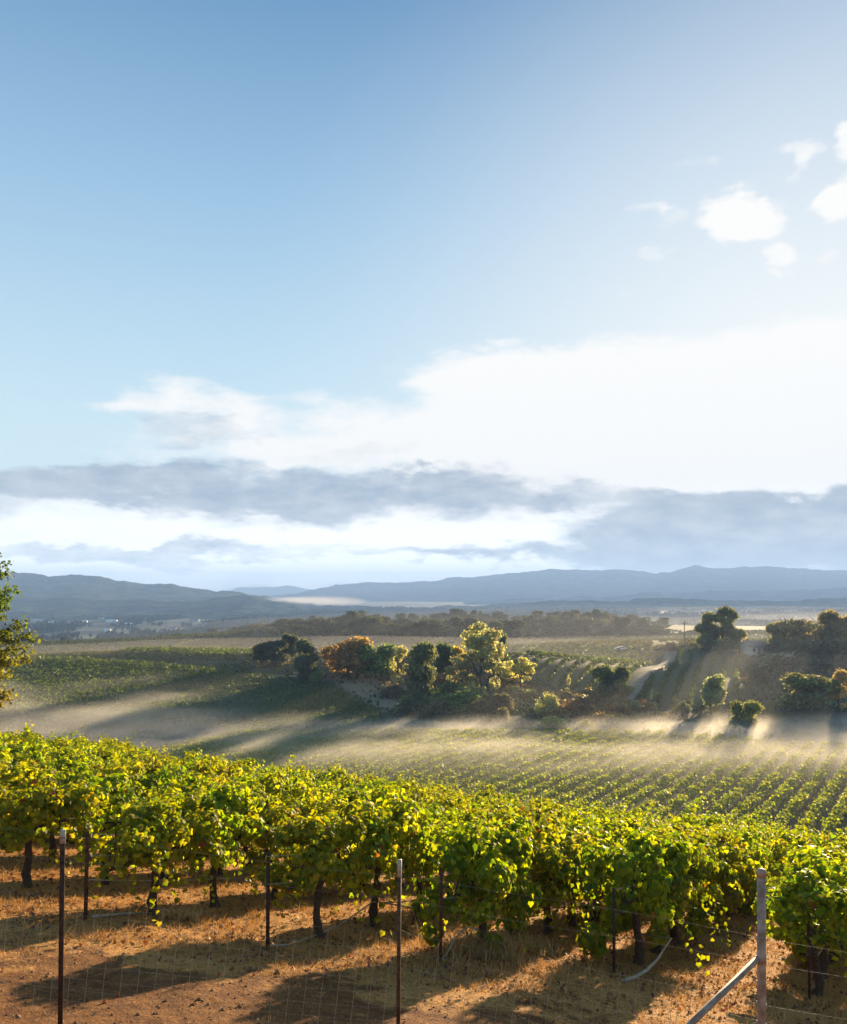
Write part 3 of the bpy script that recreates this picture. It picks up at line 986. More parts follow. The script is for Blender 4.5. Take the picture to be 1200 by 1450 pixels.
# ------------------------------------------------------------------ trees
def crown_mesh(kind, seed, n=2400, leaf=.055):
    """unit crown: about 1 wide, z from 0 to 1 of the crown's height"""
    g = np.random.default_rng(seed)
    lob = []
    if kind == 'round':
        for i in range(15):
            a = g.uniform(0, 6.28); r = .31 * math.sqrt(g.random()); z = g.uniform(.25, .80)
            r *= 1.15 - abs(z - .5) * 1.2
            lob.append((r * math.cos(a), r * math.sin(a), z, g.uniform(.13, .23), g.uniform(.10, .18)))
    elif kind == 'airy':
        for i in range(26):
            a = g.uniform(0, 6.28); z = g.uniform(.06, .93); r = (.40 * math.sin(math.pi * min(1, z * .85 + .12)) ** .8) * math.sqrt(g.random())
            lob.append((r * math.cos(a), r * math.sin(a), z, g.uniform(.07, .14), g.uniform(.05, .10)))
    elif kind == 'oval':
        for i in range(16):
            a = g.uniform(0, 6.28); z = g.uniform(.1, .9); r = .26 * math.sin(math.pi * z) * math.sqrt(g.random())
            lob.append((r * math.cos(a), r * math.sin(a), z, g.uniform(.14, .24), g.uniform(.08, .15)))
    elif kind == 'cone':
        for i in range(18):
            z = g.uniform(.04, .95); a = g.uniform(0, 6.28); r = .36 * (1 - z) * math.sqrt(g.uniform(.2, 1))
            lob.append((r * math.cos(a), r * math.sin(a), z, .05 + .16 * (1 - z) * g.uniform(.7, 1.2), .06 + .05 * g.random()))
    elif kind == 'spread':
        for i in range(20):
            a = g.uniform(0, 6.28); r = .38 * math.sqrt(g.random()); z = g.uniform(.25, .85) - r * .5
            lob.append((r * math.cos(a), r * math.sin(a), z, g.uniform(.10, .17), g.uniform(.07, .14)))
    else:   # bush
        for i in range(14):
            a = g.uniform(0, 6.28); r = .34 * math.sqrt(g.random()); z = g.uniform(.12, .72) * (1 - r)
            lob.append((r * math.cos(a), r * math.sin(a), z, g.uniform(.12, .2), g.uniform(.14, .26)))
    lob = np.array(lob)
    wgt = lob[:, 3] ** 2; wgt = wgt / wgt.sum()
    k = g.choice(len(lob), n, p=wgt)
    dirs = norm(g.normal(0, 1, (n, 3)))
    rad = g.uniform(.25, 1.08, n) ** .6 * (1 + .22 * np.abs(g.normal(0, 1, n)) * (g.random(n) < .4))
    C = lob[k, :3] + dirs * rad[:, None] * np.stack([lob[k, 3], lob[k, 3], lob[k, 4]], -1)
    N = dirs + g.normal(0, .6, (n, 3)) + np.array([0, 0, .25])
    tone = (.75 + .5 * g.random(len(lob)))[k] * g.uniform(.7, 1.3, n)
    col = np.stack([tone * g.uniform(.9, 1.15, n), tone, tone * g.uniform(.8, 1.1, n)], -1)
    V, I, L, cc = cards(C, N, g.normal(0, 1, (n, 3)), leaf * g.uniform(.6, 1.3, n), QUAD_V, QUAD_F, col)
    return mesh_np('crown', V, I, L, None, cc)


def tree_trunk(seed, limbs=5, spread=.25):
    """unit trunk: z 0..1 spans the whole tree"""
    random.seed(seed)
    b = MB()
    pts = [(0, 0, -.06), (0, 0, 0), (.006, .004, .12), (random.uniform(-.02, .02), random.uniform(-.02, .02), .30), (random.uniform(-.04, .04), random.uniform(-.04, .04), .55), (random.uniform(-.05, .05), random.uniform(-.05, .05), .80)]
    b.tube(pts, [.05, .036, .027, .022, .014, .004], 8, .12)
    for i in range(limbs):
        a = 6.28 * i / limbs + random.uniform(-.4, .4); z = random.uniform(.22, .5); r = spread * random.uniform(.7, 1.3)
        c, s = math.cos(a), math.sin(a)
        b.tube([(0, 0, z), (r * .35 * c, r * .35 * s, z + .10), (r * .8 * c, r * .8 * s, z + .22), (r * 1.15 * c, r * 1.15 * s, z + .38)], [.015, .011, .007, .002], 6, .1)
    return b.mesh('trunk', M['tree_bark'], True)


KINDS = ['round', 'airy', 'oval', 'cone', 'spread', 'bush']
CROWNS = {k: [crown_mesh(k, 300 + 10 * i + j, {'airy': 4600, 'cone': 3000}.get(k, 5200), {'airy': .030, 'cone': .036}.get(k, .040)) for j in range(3)] for i, k in enumerate(KINDS)}
for k in KINDS:
    for me in CROWNS[k]:
        me.materials.append(M['brush'])
TTR = [tree_trunk(400 + i, 4 + i % 3, .2 + .04 * i) for i in range(5)]
LEAFM = {}


def leafm(c, tr=.38):
    key = (tuple(c), tr)
    if key not in LEAFM:
        LEAFM[key] = leaf_mat('tree_leaf', c, tr, (1.6, 1.55, .9), .7, .15, 0)
    return LEAFM[key]


tg = np.random.default_rng(21)


def tree(name, kind, x, y, h, w_, col, label=None, group=None, low=.18, cat='tree', z=None, trans=.55):
    z = Hs(x, y) if z is None else z
    o = empty(name, (x, y, z), tg.uniform(0, 6.28))
    t = link('trunk', TTR[tg.integers(len(TTR))], o)
    t.scale = (min(h, w_ * 1.3),) * 2 + (h,)
    c = link('crown', CROWNS[kind][tg.integers(3)], o)
    c.location = (0, 0, h * low)
    c.scale = (w_, w_, h * (1 - low))
    c.material_slots[0].link = 'OBJECT'
    c.material_slots[0].material = leafm(col, trans)
    return tag(o, label, cat, group)


DK, OL, PALE, ORG, YEL, GRN, RUSTY, SAGE = (.06, .08, .035), (.095, .11, .042), (.26, .25, .11), (.19, .115, .03), (.40, .24, .035), (.10, .135, .036), (.22, .11, .05), (.17, .185, .11)


def lift(c):
    return tuple(min(.5, v * 1.6 + .022) for v in c)


def seen(name, kind, px, ytop, ybase, wpx, col, label, group=None, dd=0, low=.15, cat='tree', trans=.55, d=None):
    """a tree whose foot stands where the photo shows it (photo pixels only give its place and size in metres)"""
    x, y = G(px, ybase)
    if d is not None:
        x, y = (px - 600) / F * d, d
    h = (ybase - ytop) / F * y
    return tree(name, kind, x, y, h * 1.07 + .4, wpx / F * y * 1.27, lift(col), label, group, low * .3 - .04, cat, None, trans)


seen('oak_tree', 'round', 493, 906, 962, 74, ORG, 'round orange brown oak on the knoll left of the green tree', low=.16)
seen('broadleaf_tree', 'round', 537, 914, 964, 62, GRN, 'round green tree touching the right side of the orange oak', low=.10)
seen('poplar_tree', 'oval', 432, 910, 964, 36, (.06, .075, .045), 'dull dark oval tree left of the orange oak', low=.06)
seen('shrub', 'bush', 448, 934, 966, 24, GRN, 'small bright green shrub against the dull oval tree left of the orange oak', low=.04, cat='shrub')
seen('willow_tree', 'airy', 564, 918, 970, 30, PALE, 'narrow pale feathery tree right of the round green tree', low=.06)
seen('broadleaf_tree', 'oval', 598, 915, 990, 52, OL, 'tall dark green tree with bright rim between two pale trees', low=.06)
seen('oak_tree', 'round', 630, 912, 962, 40, DK, 'dark tree behind the small yellow tree', low=.1)
seen('maple_tree', 'round', 646, 915, 955, 28, YEL, 'small bright yellow tree at the left of the big pale tree', low=.1)
seen('shrub', 'bush', 632, 942, 968, 36, (.19, .095, .045), 'rust orange shrub below the small yellow tree', low=.02, cat='shrub')
seen('cottonwood_tree', 'airy', 682, 888, 988, 74, (.20, .20, .10), 'big pale cottonwood with a forked trunk on the knoll', low=.14)
seen('cottonwood_tree', 'airy', 655, 930, 985, 46, (.17, .165, .085), 'smaller pale tree leaning against the left of the big cottonwood', low=.1)
seen('cypress_tree', 'oval', 711, 903, 962, 26, DK, 'dark narrow tree behind the right side of the big pale cottonwood', low=.05)
seen('willow_tree', 'airy', 738, 935, 984, 50, (.27, .26, .10), 'pale domed willow right of the big cottonwood', low=.08)
seen('willow_tree', 'bush', 774, 972, 1012, 32, (.24, .24, .10), 'small pale green bushy tree on the brown slope', low=.05)
seen('laurel_shrub', 'bush', 645, 955, 1000, 78, (.085, .115, .02), 'large green shrub mass in front of the big pale cottonwood', low=.02, cat='shrub')
seen('laurel_shrub', 'bush', 590, 968, 1012, 66, (.06, .075, .03), 'dark shrub mass at the foot of the tall dark green tree', low=.02, cat='shrub')
seen('laurel_shrub', 'bush', 700, 972, 1008, 50, (.085, .08, .04), 'dull brown shrub between the cottonwood and the pale domed willow', low=.02, cat='shrub')
seen('laurel_shrub', 'bush', 556, 962, 986, 40, (.10, .08, .045), 'low brown shrub under the narrow pale feathery tree', low=.02, cat='shrub')
seen('oak_tree', 'round', 866, 944, 992, 56, OL, 'round dark oak at the foot of the hillside vineyard lane', low=.04)
seen('cypress_tree', 'cone', 806, 960, 988, 14, PALE, 'small pale cone shaped tree left of the round dark oak', low=.05)
seen('cypress_tree', 'cone', 924, 980, 1008, 16, PALE, 'small pale cone shaped tree right of the brown brush', low=.05)
seen('shrub', 'bush', 898, 990, 1006, 14, SAGE, 'tiny pale shrub beside the small cone tree on the brown brush', low=.02, cat='shrub')
seen('willow_tree', 'round', 1007, 958, 1006, 40, SAGE, 'pale topped tree below the hillside vine rows', low=.05)
seen('shrub', 'bush', 968, 988, 1008, 22, OL, 'small dim shrub left of the pale topped tree below the vine rows', low=.02, cat='shrub')
seen('broadleaf_tree', 'round', 1057, 995, 1036, 42, (.15, .16, .05), 'round yellow green tree standing alone in the mist', low=.03)
seen('oak_tree', 'round', 1148, 955, 1008, 70, (.14, .14, .06), 'broad lit oak in front of the dark trees at the right', low=.04)
seen('willow_tree', 'airy', 1128, 966, 1006, 36, PALE, 'pale willow at the left side of the broad lit oak', low=.04)
seen('willow_tree', 'airy', 1188, 955, 1008, 48, (.26, .20, .10), 'tall pale tan tree at the right edge beside the broad lit oak', low=.04)
seen('oak_tree', 'spread', 1024, 857, 920, 50, (.10, .105, .04), 'tall tree with flat broad top above the hillside vineyard', low=.22)
seen('oak_tree', 'round', 1003, 884, 920, 42, OL, 'dark round tree left of the tall flat topped tree', low=.06)
seen('oak_tree', 'bush', 1032, 900, 923, 46, OL, 'dark green shrub at the foot of the tall flat topped tree', low=.03, cat='shrub')
seen('oak_tree', 'spread', 1122, 870, 930, 66, (.11, .10, .04), 'wide spreading oak beside the pale green house', low=.16)
seen('oak_tree', 'round', 1100, 884, 925, 30, (.09, .10, .035), 'leafy tree over the roof of the pale green house', low=.12)
seen('oak_tree', 'round', 1176, 866, 928, 50, (.13, .11, .05), 'tall tan tree right of the wide spreading oak', low=.2)
seen('oak_tree', 'round', 1200, 872, 930, 40, (.12, .11, .05), 'tan tree at the right edge behind the dark tree mass', low=.2)
for i, (px, yt, yb, wd) in enumerate([(1152, 908, 948, 56), (1182, 906, 950, 60), (1120, 930, 960, 50), (1096, 928, 958, 36), (1206, 910, 955, 50), (1150, 935, 965, 60), (1078, 945, 966, 30)]):
    seen('oak_tree', 'round', px, yt, yb, wd, (.05, .062, .032) if i != 3 else SAGE, 'dark tree in the dense misty grove below the wide spreading oak' if i != 3 else 'greyish shrubby tree just below the pale green house',
         'trees of the dark grove' if i != 3 else None, low=.06)
seen('shrub', 'bush', 946, 906, 920, 24, (.06, .055, .04), 'dark hedge bush beside the white car above the vineyard', low=.02, cat='shrub')
seen('shrub', 'bush', 786, 1012, 1034, 34, PALE, 'pale reeds low in the mist below the brown brush', low=.02, cat='shrub')
seen('shrub', 'bush', 830, 1014, 1034, 30, (.22, .2, .07), 'yellowish shrub low in the mist below the brown brush', low=.02, cat='shrub')
seen('shrub', 'bush', 712, 998, 1022, 26, (.09, .085, .045), 'small dim bush in the shade below the cottonwood', low=.02, cat='shrub')
# trees along the hill field at the left
for i, (px, yt, yb, wd) in enumerate([(385, 908, 942, 44), (410, 898, 935, 30), (370, 915, 940, 24)]):
    seen('oak_tree', 'round', px, yt, yb, wd, (.055, .062, .035), ['dark oak at the edge of the back hill field', 'taller dark tree right of the oak at the back hill field', 'small dark tree at the left of the oak by the back hill field'][i], low=.04)

# wood along the ridge: each tree its own thing
fg = np.random.default_rng(44)
n_f = 0
for i in range(130):
    px = 352 + 590 * (i + fg.uniform(0, 1)) / 130
    d = fg.uniform(455, 640) if px > 725 or px < 400 or i % 2 else fg.uniform(365, 470)
    topy = np.interp(px, [350, 420, 500, 530, 600, 650, 700, 780, 860, 900, 945], [884, 874, 859, 863, 866, 860, 866, 862, 860, 867, 884]) + fg.uniform(-2, 9) + (640 - d) * .035
    x = (px - 600) / F * d
    z = Hs(x, d)
    h = (HZ - topy) / F * d - z
    h = min(max(h, 6), 24)
    kind = fg.choice(['round', 'round', 'oval', 'spread'])
    wd = fg.uniform(12, 19)
    colr = [DK, (.055, .085, .035), OL, (.06, .07, .035)][fg.integers(4)]
    sec = 'left part' if px < 520 else 'middle part' if px < 760 else 'right part'
    tree('oak_tree', kind, x, d, h, wd, colr, 'dark tree in the %s of the long wood along the ridge' % sec, 'trees of the ridge wood, ' + sec, .0, 'tree', None, .32)
for i, (px, tp, kd) in enumerate([(660, 864, 'cone'), (672, 863, 'oval'), (683, 865, 'oval')]):
    x = (px - 600) / F * 610
    z = Hs(x, 610)
    tree('pine_tree', kd, x, 610, (HZ - tp) / F * 610 - z, 8, DK, ['pointed pine rising highest above the ridge wood', 'first of two bare topped trees right of the pointed pine', 'second of two bare topped trees right of the pointed pine'][i], None, .1)
for i in range(30):
    px = 10 + 350 * (i + fg.uniform(0, 1)) / 30
    d = fg.uniform(470, 560)
    topy = np.interp(px, [0, 50, 110, 150, 240, 330, 360], [898, 900, 903, 911, 910, 905, 900]) + fg.uniform(-2, 5)
    x = (px - 600) / F * d
    z = Hs(x, d)
    h = min(max((HZ - topy) / F * d - z, 5), 22)
    tree('oak_tree', fg.choice(['round', 'oval', 'spread']), x, d, h, fg.uniform(9, 15), (.045, .058, .035), 'dark tree in the treeline behind the left hill field', 'trees behind the left hill field', .0, 'tree', None, .32)

# dry red-brown brush on the knoll
bg_ = np.random.default_rng(50)
pts = []
pb = POLY['brush']
mn, mx = pb.min(0), pb.max(0)
xy = bg_.uniform(mn, mx, (26000, 2)); xy = xy[inside(pb, xy[:, 0], xy[:, 1])]
cl_ = fbm(xy[:, 0] / 4, xy[:, 1] / 4, 71)
xy = xy[(cl_ > .42)]
hh = (.5 + 1.6 * sst(.42, .75, fbm(xy[:, 0] / 4, xy[:, 1] / 4, 71))) * bg_.uniform(0, 1, len(xy))
C = np.stack([xy[:, 0], xy[:, 1], H(xy[:, 0], xy[:, 1]) + hh], -1)
tc_ = np.array([[.34, .18, .065], [.34, .25, .10], [.26, .14, .055], [.28, .25, .10]])[(fbm(xy[:, 0] / 6, xy[:, 1] / 6, 73) * 3.99).astype(int)] * bg_.uniform(.6, 1.25, (len(xy), 1))
V, I, L, cc = cards(C, bg_.normal(0, 1, C.shape) + np.array([0, 0, .5]), bg_.normal(0, 1, C.shape), bg_.uniform(.3, .65, len(C)), QUAD_V, QUAD_F, tc_)
tag(link('dry_brush', mesh_np('dry_brush', V, I, L, M['brush'], cc)), 'rust brown dry brush covering the slope of the knoll', 'brush', kind='stuff')

# rough grass over the open ground between the fields
mg = np.random.default_rng(58)
n = 150000
d = np.sqrt(mg.uniform(95 ** 2, 520 ** 2, n)); x = mg.uniform(-.6, .6, n) * d
z = H(x, d)
ok = (z < -15) & (mg.random(n) < np.clip(200 / d, .3, 1)) & ~inside(POLY['lane'], x, d) & (~inside(POLY['track_pale'], x, d) | (mg.random(n) < .35)) & ~((d < 146) & (x / d > -.12))
for k_ in ('vine_c1', 'vine_c2', 'field_left', 'field_back'):
    ok &= ~inside(POLY[k_], x, d)
ok &= fbm(x / 7, d / 7, 83) > .36
x, d, z = x[ok], d[ok], z[ok]; n = len(x)
tone = fbm(x / 25, d / 25, 85)[:, None]
gc_ = np.array([.05, .075, .02]) * (1 - sst(.42, .62, tone)) + np.array([.13, .11, .04]) * sst(.42, .62, tone)
gc_ = mixc(gc_, (.04, .06, .022), sst(260, 360, d))
gc_ = gc_ * mg.uniform(.8, 1.15, (n, 1))
sz_ = mg.uniform(.3, .75, n) * (.6 + d / 400)
V, I, L, cc = cards(np.stack([x, d, z + sz_ * .32], -1), mg.normal(0, 1, (n, 3)) * np.array([1, 1, .5]) + np.array([0, 0, .6]), mg.normal(0, .3, (n, 3)) + np.array([0, 0, 1.0]), sz_, QUAD_V, QUAD_F, gc_)
tag(link('meadow_grass', mesh_np('meadow_grass', V, I, L, M['grass'], cc)), 'rough green grass over the open ground around the knoll', 'grass', kind='stuff')

# tree at the left edge of the slope
lt = empty('pine_tree', (-14.6, 27.0, Hs(-14.6, 27.0)))
tag(lt, 'tree with clumped branches in green and gold at the left edge beyond the vines', 'tree')
hz = lt.location.z
random.seed(90)
g9 = np.random.default_rng(90)
tb = MB()
TH = 1.55 - hz
tb.tube([(0, 0, -.2), (.05, .02, TH * .3), (-.05, .04, TH * .6), (.06, 0, TH * .8), (.1, 0, TH * .97)], [.19, .15, .11, .06, .015], 10, .08)
Cc, Nn, Uu, Ss, Kk = [], [], [], [], []
for i in range(90):
    zf = g9.uniform(.30, .97)
    zz = zf * TH
    env = np.interp(zf, [.28, .36, .5, .62, .75, .88, .97], [.9, 1.25, 1.55, 1.75, 1.5, 1.15, .6])
    a = g9.uniform(0, 6.28); r = env * g9.uniform(.55, 1.12)
    tip = Vector((r * math.cos(a), r * math.sin(a), zz + g9.uniform(-.1, .35)))
    st_ = Vector((0, 0, zz - .35 * r))
    tb.tube([st_, st_.lerp(tip, .5) + Vector((0, 0, -.06)), tip], [.028, .016, .005], 5)
    for q in range(5):
        cpt = np.array(st_.lerp(tip, .45 + .6 * q / 4)) + g9.normal(0, .09, 3)
        m_ = 26
        off = g9.normal(0, 1, (m_, 3)) * np.array([.13, .13, .075])
        Cc.append(cpt + off); Nn.append(off * 3 + g9.normal(0, .5, (m_, 3)) + np.array([0, 0, .4])); Uu.append(off + g9.normal(0, .06, (m_, 3))); Ss.append(g9.uniform(.07, .12, m_))
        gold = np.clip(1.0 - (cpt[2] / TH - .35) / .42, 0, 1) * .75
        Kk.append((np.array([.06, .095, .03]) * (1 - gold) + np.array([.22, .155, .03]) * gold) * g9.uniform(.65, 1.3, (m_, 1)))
tb.build('trunk', M['tree_bark'], lt, True)
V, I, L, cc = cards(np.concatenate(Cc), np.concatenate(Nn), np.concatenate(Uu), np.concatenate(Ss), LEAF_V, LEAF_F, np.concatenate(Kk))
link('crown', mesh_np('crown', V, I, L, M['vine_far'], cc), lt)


# ------------------------------------------------------------------ farther vineyards
def row_mesh(name, P0, dirv, t0, t1, per_m, size, wid, hgt, g, cols, gaps=True, lowz=.3):
    n = int((t1 - t0) * per_m)
    t = g.uniform(t0, t1, n)
    if gaps:        # single plants show as lumps along the row
        ph = (t / 1.6) % 1.0
        t = t + .28 * np.sin(2 * math.pi * ph) / (2 * math.pi)
    lump = .72 + .4 * vnoise(t / 1.6, t * 0 + P0[0], 5)
    side = g.normal(0, wid * .42, n)
    x = P0[0] + dirv[0] * t + dirv[1] * side; y = P0[1] + dirv[1] * t - dirv[0] * side
    z = H(x, y) + lowz + (hgt - lowz) * lump * g.beta(2.2, 1.3, n)
    C = np.stack([x, y, z], -1)
    N = np.stack([side * dirv[1], -side * dirv[0], np.full(n, .45)], -1) + g.normal(0, .5, (n, 3))
    cl = cols[g.integers(len(cols), size=n)] * g.uniform(.7, 1.25, (n, 1))
    V, I, L, cc = cards(C, N, g.normal(0, 1, (n, 3)), size * g.uniform(.6, 1.3, n), QUAD_V, QUAD_F, cl)
    return mesh_np(name, V, I, L, M['vine_far'], cc)


VC = np.array([[.16, .20, .03], [.21, .24, .035], [.26, .25, .045], [.15, .18, .03]])
rg = np.random.default_rng(66)
bd = R(33)
bu = (math.sin(bd), math.cos(bd))
nrow = 0
for i in range(-36, 22):
    ox, oy = 34 + bu[1] * i * 2.3, 92 - bu[0] * i * 2.3     # a point on the row
    ts = np.linspace(-90, 120, 420)
    x, y = ox + bu[0] * ts, oy + bu[1] * ts
    ok = (np.abs(x / np.maximum(y, 1)) < .6) & (y > 50) & (y < 146) & (H(x, y) < -3 - .21 * y - .13 * x + 14) & ((y > 74) | (x > 15))
    ok &= H(x, y) < -17.5
    if ok.sum() < 40:
        continue
    t0, t1 = ts[ok].min(), ts[ok].max()
    o = link('vine_row', row_mesh('vine_row', (ox, oy), bu, t0, t1, 62, .21, .85, 1.5, rg, VC))
    tag(o, 'misty vine row on the valley floor below the near slope', 'vine row', 'vine rows on the misty valley floor')
    nrow += 1
print('VALLEY ROWS', nrow)


def block(name, key, dird, spacing, label, cat, per_m, size, wid, hgt, cols, single=False, group=None):
    pg = POLY[key]
    d = (math.sin(dird), math.cos(dird))
    cen = pg.mean(0)
    ts = np.linspace(-200, 200, 800)
    n = 0
    Vs, Is, Ls, Cs, off = [], [], [], [], 0
    for i in range(-80, 80):
        ox, oy = cen[0] + d[1] * i * spacing, cen[1] - d[0] * i * spacing
        ins = inside(pg, ox + d[0] * ts, oy + d[1] * ts)
        if ins.sum() < 6:
            continue
        me = row_mesh(name, (ox, oy), d, ts[ins].min(), ts[ins].max(), per_m, size, wid, hgt, rg, cols, False, .2)
        if single:
            v = np.empty(len(me.vertices) * 3, np.float32); me.vertices.foreach_get('co', v)
            a = np.empty(len(me.vertices) * 4, np.float32); me.attributes['Col'].data.foreach_get('color', a)
            Vs.append(v.reshape(-1, 3)); Cs.append(a.reshape(-1, 4)[:, :3])
            bpy.data.meshes.remove(me)
        else:
            tag(link(name, me), label, cat, group)
        n += 1
    if single:
        V = np.concatenate(Vs)
        me = mesh_np(name, V, np.arange(len(V)), 4, M['vine_far'], np.concatenate(Cs))
        tag(link(name, me), label, cat, kind='stuff')
    print(key, n)


GC = np.array([[.06, .085, .022], [.075, .10, .025], [.05, .07, .02]])
block('vine_row', 'vine_c1', R(22), 3.3, 'vine row of the hillside vineyard left of the pale lane', 'vine row', 15, .45, .6, 1.4, GC, group='vine rows left of the lane')
block('vine_row', 'vine_c2', R(20), 3.3, 'vine row of the hillside vineyard right of the pale lane', 'vine row', 15, .45, .6, 1.4, GC, group='vine rows right of the lane')
block('vineyard_rows', 'field_left', R(66), 2.6, 'green vineyard rows covering the left hill field', 'vineyard', 17, .34, .8, 1.3, np.array([[.065, .09, .022], [.085, .115, .028], [.055, .075, .02]]), True)
block('vineyard_rows', 'field_back', R(70), 3.0, 'green vineyard rows on the back hill behind the left field', 'vineyard', 9, .5, .8, 1.4, np.array([[.055, .08, .022], [.07, .09, .026]]), True)

# pale lane through the hillside vineyard, laid on the ground
def strip(name, pix, wid, mat, lift=.05):
    c = np.array([G(*p) for p in pix])
    tt = np.linspace(0, len(c) - 1, 60)
    x = np.interp(tt, range(len(c)), c[:, 0]); y = np.interp(tt, range(len(c)), c[:, 1])
    dx_, dy_ = np.gradient(x), np.gradient(y); L = np.hypot(dx_, dy_)
    nx, ny = -dy_ / L, dx_ / L
    rows = []
    for s in np.linspace(-.5, .5, 5):
        q = wid * s * (1 + .25 * np.sin(tt * 2.1))
        rows.append(np.stack([x + nx * q, y + ny * q, H(x + nx * q, y + ny * q) + lift], -1))
    V = np.concatenate(rows); n = len(x)
    f = [(a * n + i, a * n + i + 1, (a + 1) * n + i + 1, (a + 1) * n + i) for a in range(4) for i in range(n - 1)]
    return tag(link(name, mesh_np(name, V, np.array(f), 4, mat, None, True)), kind='structure')


strip('dirt_lane', [(953, 921), (948, 932), (928, 950), (905, 964), (893, 980), (885, 996)], 2.9, M['lane'])
strip('dirt_lane', [(860, 921), (905, 922), (955, 924)], 2.4, M['lane'], .06)
strip('dirt_lane', [(240, 957), (300, 956.5), (360, 957), (420, 958)], 2.2, M['lane'], .06)


# ------------------------------------------------------------------ house, shed, pole and car
def gable_house(name, x, y, rz, L, W, Hh, rf, wallm, roofm, label, cat='house', windows=True):
    o = empty(name, (x, y, Hs(x, y) - .1), rz)
    b = MB()
    v = [(-L / 2, -W / 2, -.5), (L / 2, -W / 2, -.5), (L / 2, W / 2, -.5), (-L / 2, W / 2, -.5), (-L / 2, -W / 2, Hh), (L / 2, -W / 2, Hh), (L / 2, W / 2, Hh), (-L / 2, W / 2, Hh), (-L / 2, 0, Hh + rf), (L / 2, 0, Hh + rf)]
    b.add(v, [(0, 1, 5, 4), (2, 3, 7, 6), (3, 0, 4, 8, 7), (1, 2, 6, 9, 5)])
    b.build('wall', wallm, o)
    r = MB()
    e, t = .35, .14
    for s in (-1, 1):
        k = rf / (W / 2)
        yo, zo = s * (W / 2 + e), Hh - e * k + .03
        vv = [(-L / 2 - e, yo, zo), (L / 2 + e, yo, zo), (L / 2 + e, 0, Hh + rf + .03), (-L / 2 - e, 0, Hh + rf + .03)]
        r.add(vv + [(a, b_, c + t) for a, b_, c in vv], [(0, 1, 2, 3), (4, 7, 6, 5), (0, 4, 5, 1), (0, 3, 7, 4), (1, 5, 6, 2)])
    r.build('roof', roofm, o)
    if windows:
        for wx in (-L * .28, L * .28):
            f = MB().box((wx, -W / 2 - .03, Hh * .58), (1.2, .08, 1.3)).build('window', M['white'], o)
            MB().box((wx, -W / 2 - .075, Hh * .58), (1.0, .03, 1.1)).build('pane', M['glass'], f)
        d_ = MB().box((0, -W / 2 - .03, 1.0), (1.0, .09, 2.1)).build('door', M['wood'], o)
        MB().box((.36, -W / 2 - .10, 1.0), (.06, .06, .14)).build('handle', M['wire'], d_)
        MB().box((-L / 2 + 1.2, 0, Hh + rf + .35), (.6, .6, .9)).build('chimney', M['redroof'], o)
    return tag(o, label, cat)


x, y = G(1068, 926)
gable_house('farm_house', x, y, R(18), 7.2, 5.0, 2.7, 1.5, M['sage'], M['roof'], 'pale green gabled house under the trees beside the hillside vineyard')
x, y = G(1114, 934)
gable_house('shed', x, y, R(-10), 3.6, 2.6, 2.0, .7, M['white'], M['white'], 'small white shed between trees right of the pale green house', 'shed', False)
x, y = G(1103, 936)
gable_house('shed', x, y, R(-30), 2.4, 2.0, 1.7, .6, M['white'], M['redroof'], 'tiny white hut with rusty roof left of the small white shed', 'shed', False)

x, y = G(880, 921.5)
car = empty('parked_car', (x, y, Hs(x, y)), R(6))
cb = MB()
prof = [(-2.1, .35), (-2.15, .75), (-1.9, .92), (-1.1, .98), (-.6, 1.42), (.9, 1.45), (1.55, 1.0), (2.1, .88), (2.2, .4)]
n = len(prof)
cb.add([(a, -.85, b_) for a, b_ in prof] + [(a, .85, b_) for a, b_ in prof], [tuple(range(n)), tuple(range(2 * n - 1, n - 1, -1))] + [(i, i + n, (i + 1) % n + n, (i + 1) % n) for i in range(n)])
cb.build('body', M['white'], car)
MB().box((.15, 0, 1.2), (1.5, 1.72, .32)).build('window', M['glass'], car)
for wx in (-1.35, 1.35):
    for wy in (-.80, .80):
        MB().tube([(wx, wy - .1, .33), (wx, wy + .1, .33)], .33, 14).build('wheel', M['tyre'], car)
for wy in (-.55, .55):
    MB().box((2.18, wy, .65), (.06, .3, .14)).build('headlight', M['tip'], car)
tag(car, 'small white car parked at the top of the hillside vineyard', 'car')

x, y = G(970, 919)
pole = empty('utility_pole', (x, y, Hs(x, y)))
phh = (919 - 879) / F * y
MB().tube([(0, 0, -.5), (0, 0, phh)], [.17, .11], 9).build('pole', M['wood'], pole)
MB().box((0, 0, phh - .8), (2.2, .12, .14)).build('crossarm', M['wood'], pole)
tag(pole, 'wooden utility pole standing between the wood and the tall flat topped tree', 'pole')

FARM = []
# pale farm buildings scattered over the far valley and hill foot
for i, (px, py, L, W, cl_, lab) in enumerate([
        (52, 879, 46, 12, 'white', 'long white farm roof beside the left edge tree in the far valley'), (72, 884, 16, 9, 'white', 'white farm building just below the long white farm roof'),
        (120, 882, 10, 8, 'white', 'small white house in the far valley right of the long roof'), (143, 878, 12, 9, 'sage', 'grey green barn left of the wide pale barn in the far valley'),
        (158, 881, 24, 10, 'white', 'wide pale barn in the middle of the far valley'), (182, 886, 13, 8, 'white', 'low pale shed right of the wide pale barn'),
        (275, 880, 20, 10, 'sage', 'grey green barn below the hill foot at the right of the valley'), (300, 876, 14, 8, 'white', 'pale house nearest the hill foot at the right of the valley'),
        (152, 895, 10, 7, 'white', 'small pale house below the wide pale barn'), (246, 893, 9, 7, 'white', 'small pale house near the treeline at the right of the valley')]):
    x, d = G(px, py)
    FARM.append((x, d))
    gable_house('farm_building', x, d, R(rg.uniform(-15, 15)), L * .85, W * .8, 3.2, 1.8, M[cl_], M['white'] if i % 3 else M['roof'], lab, 'farm building', False)

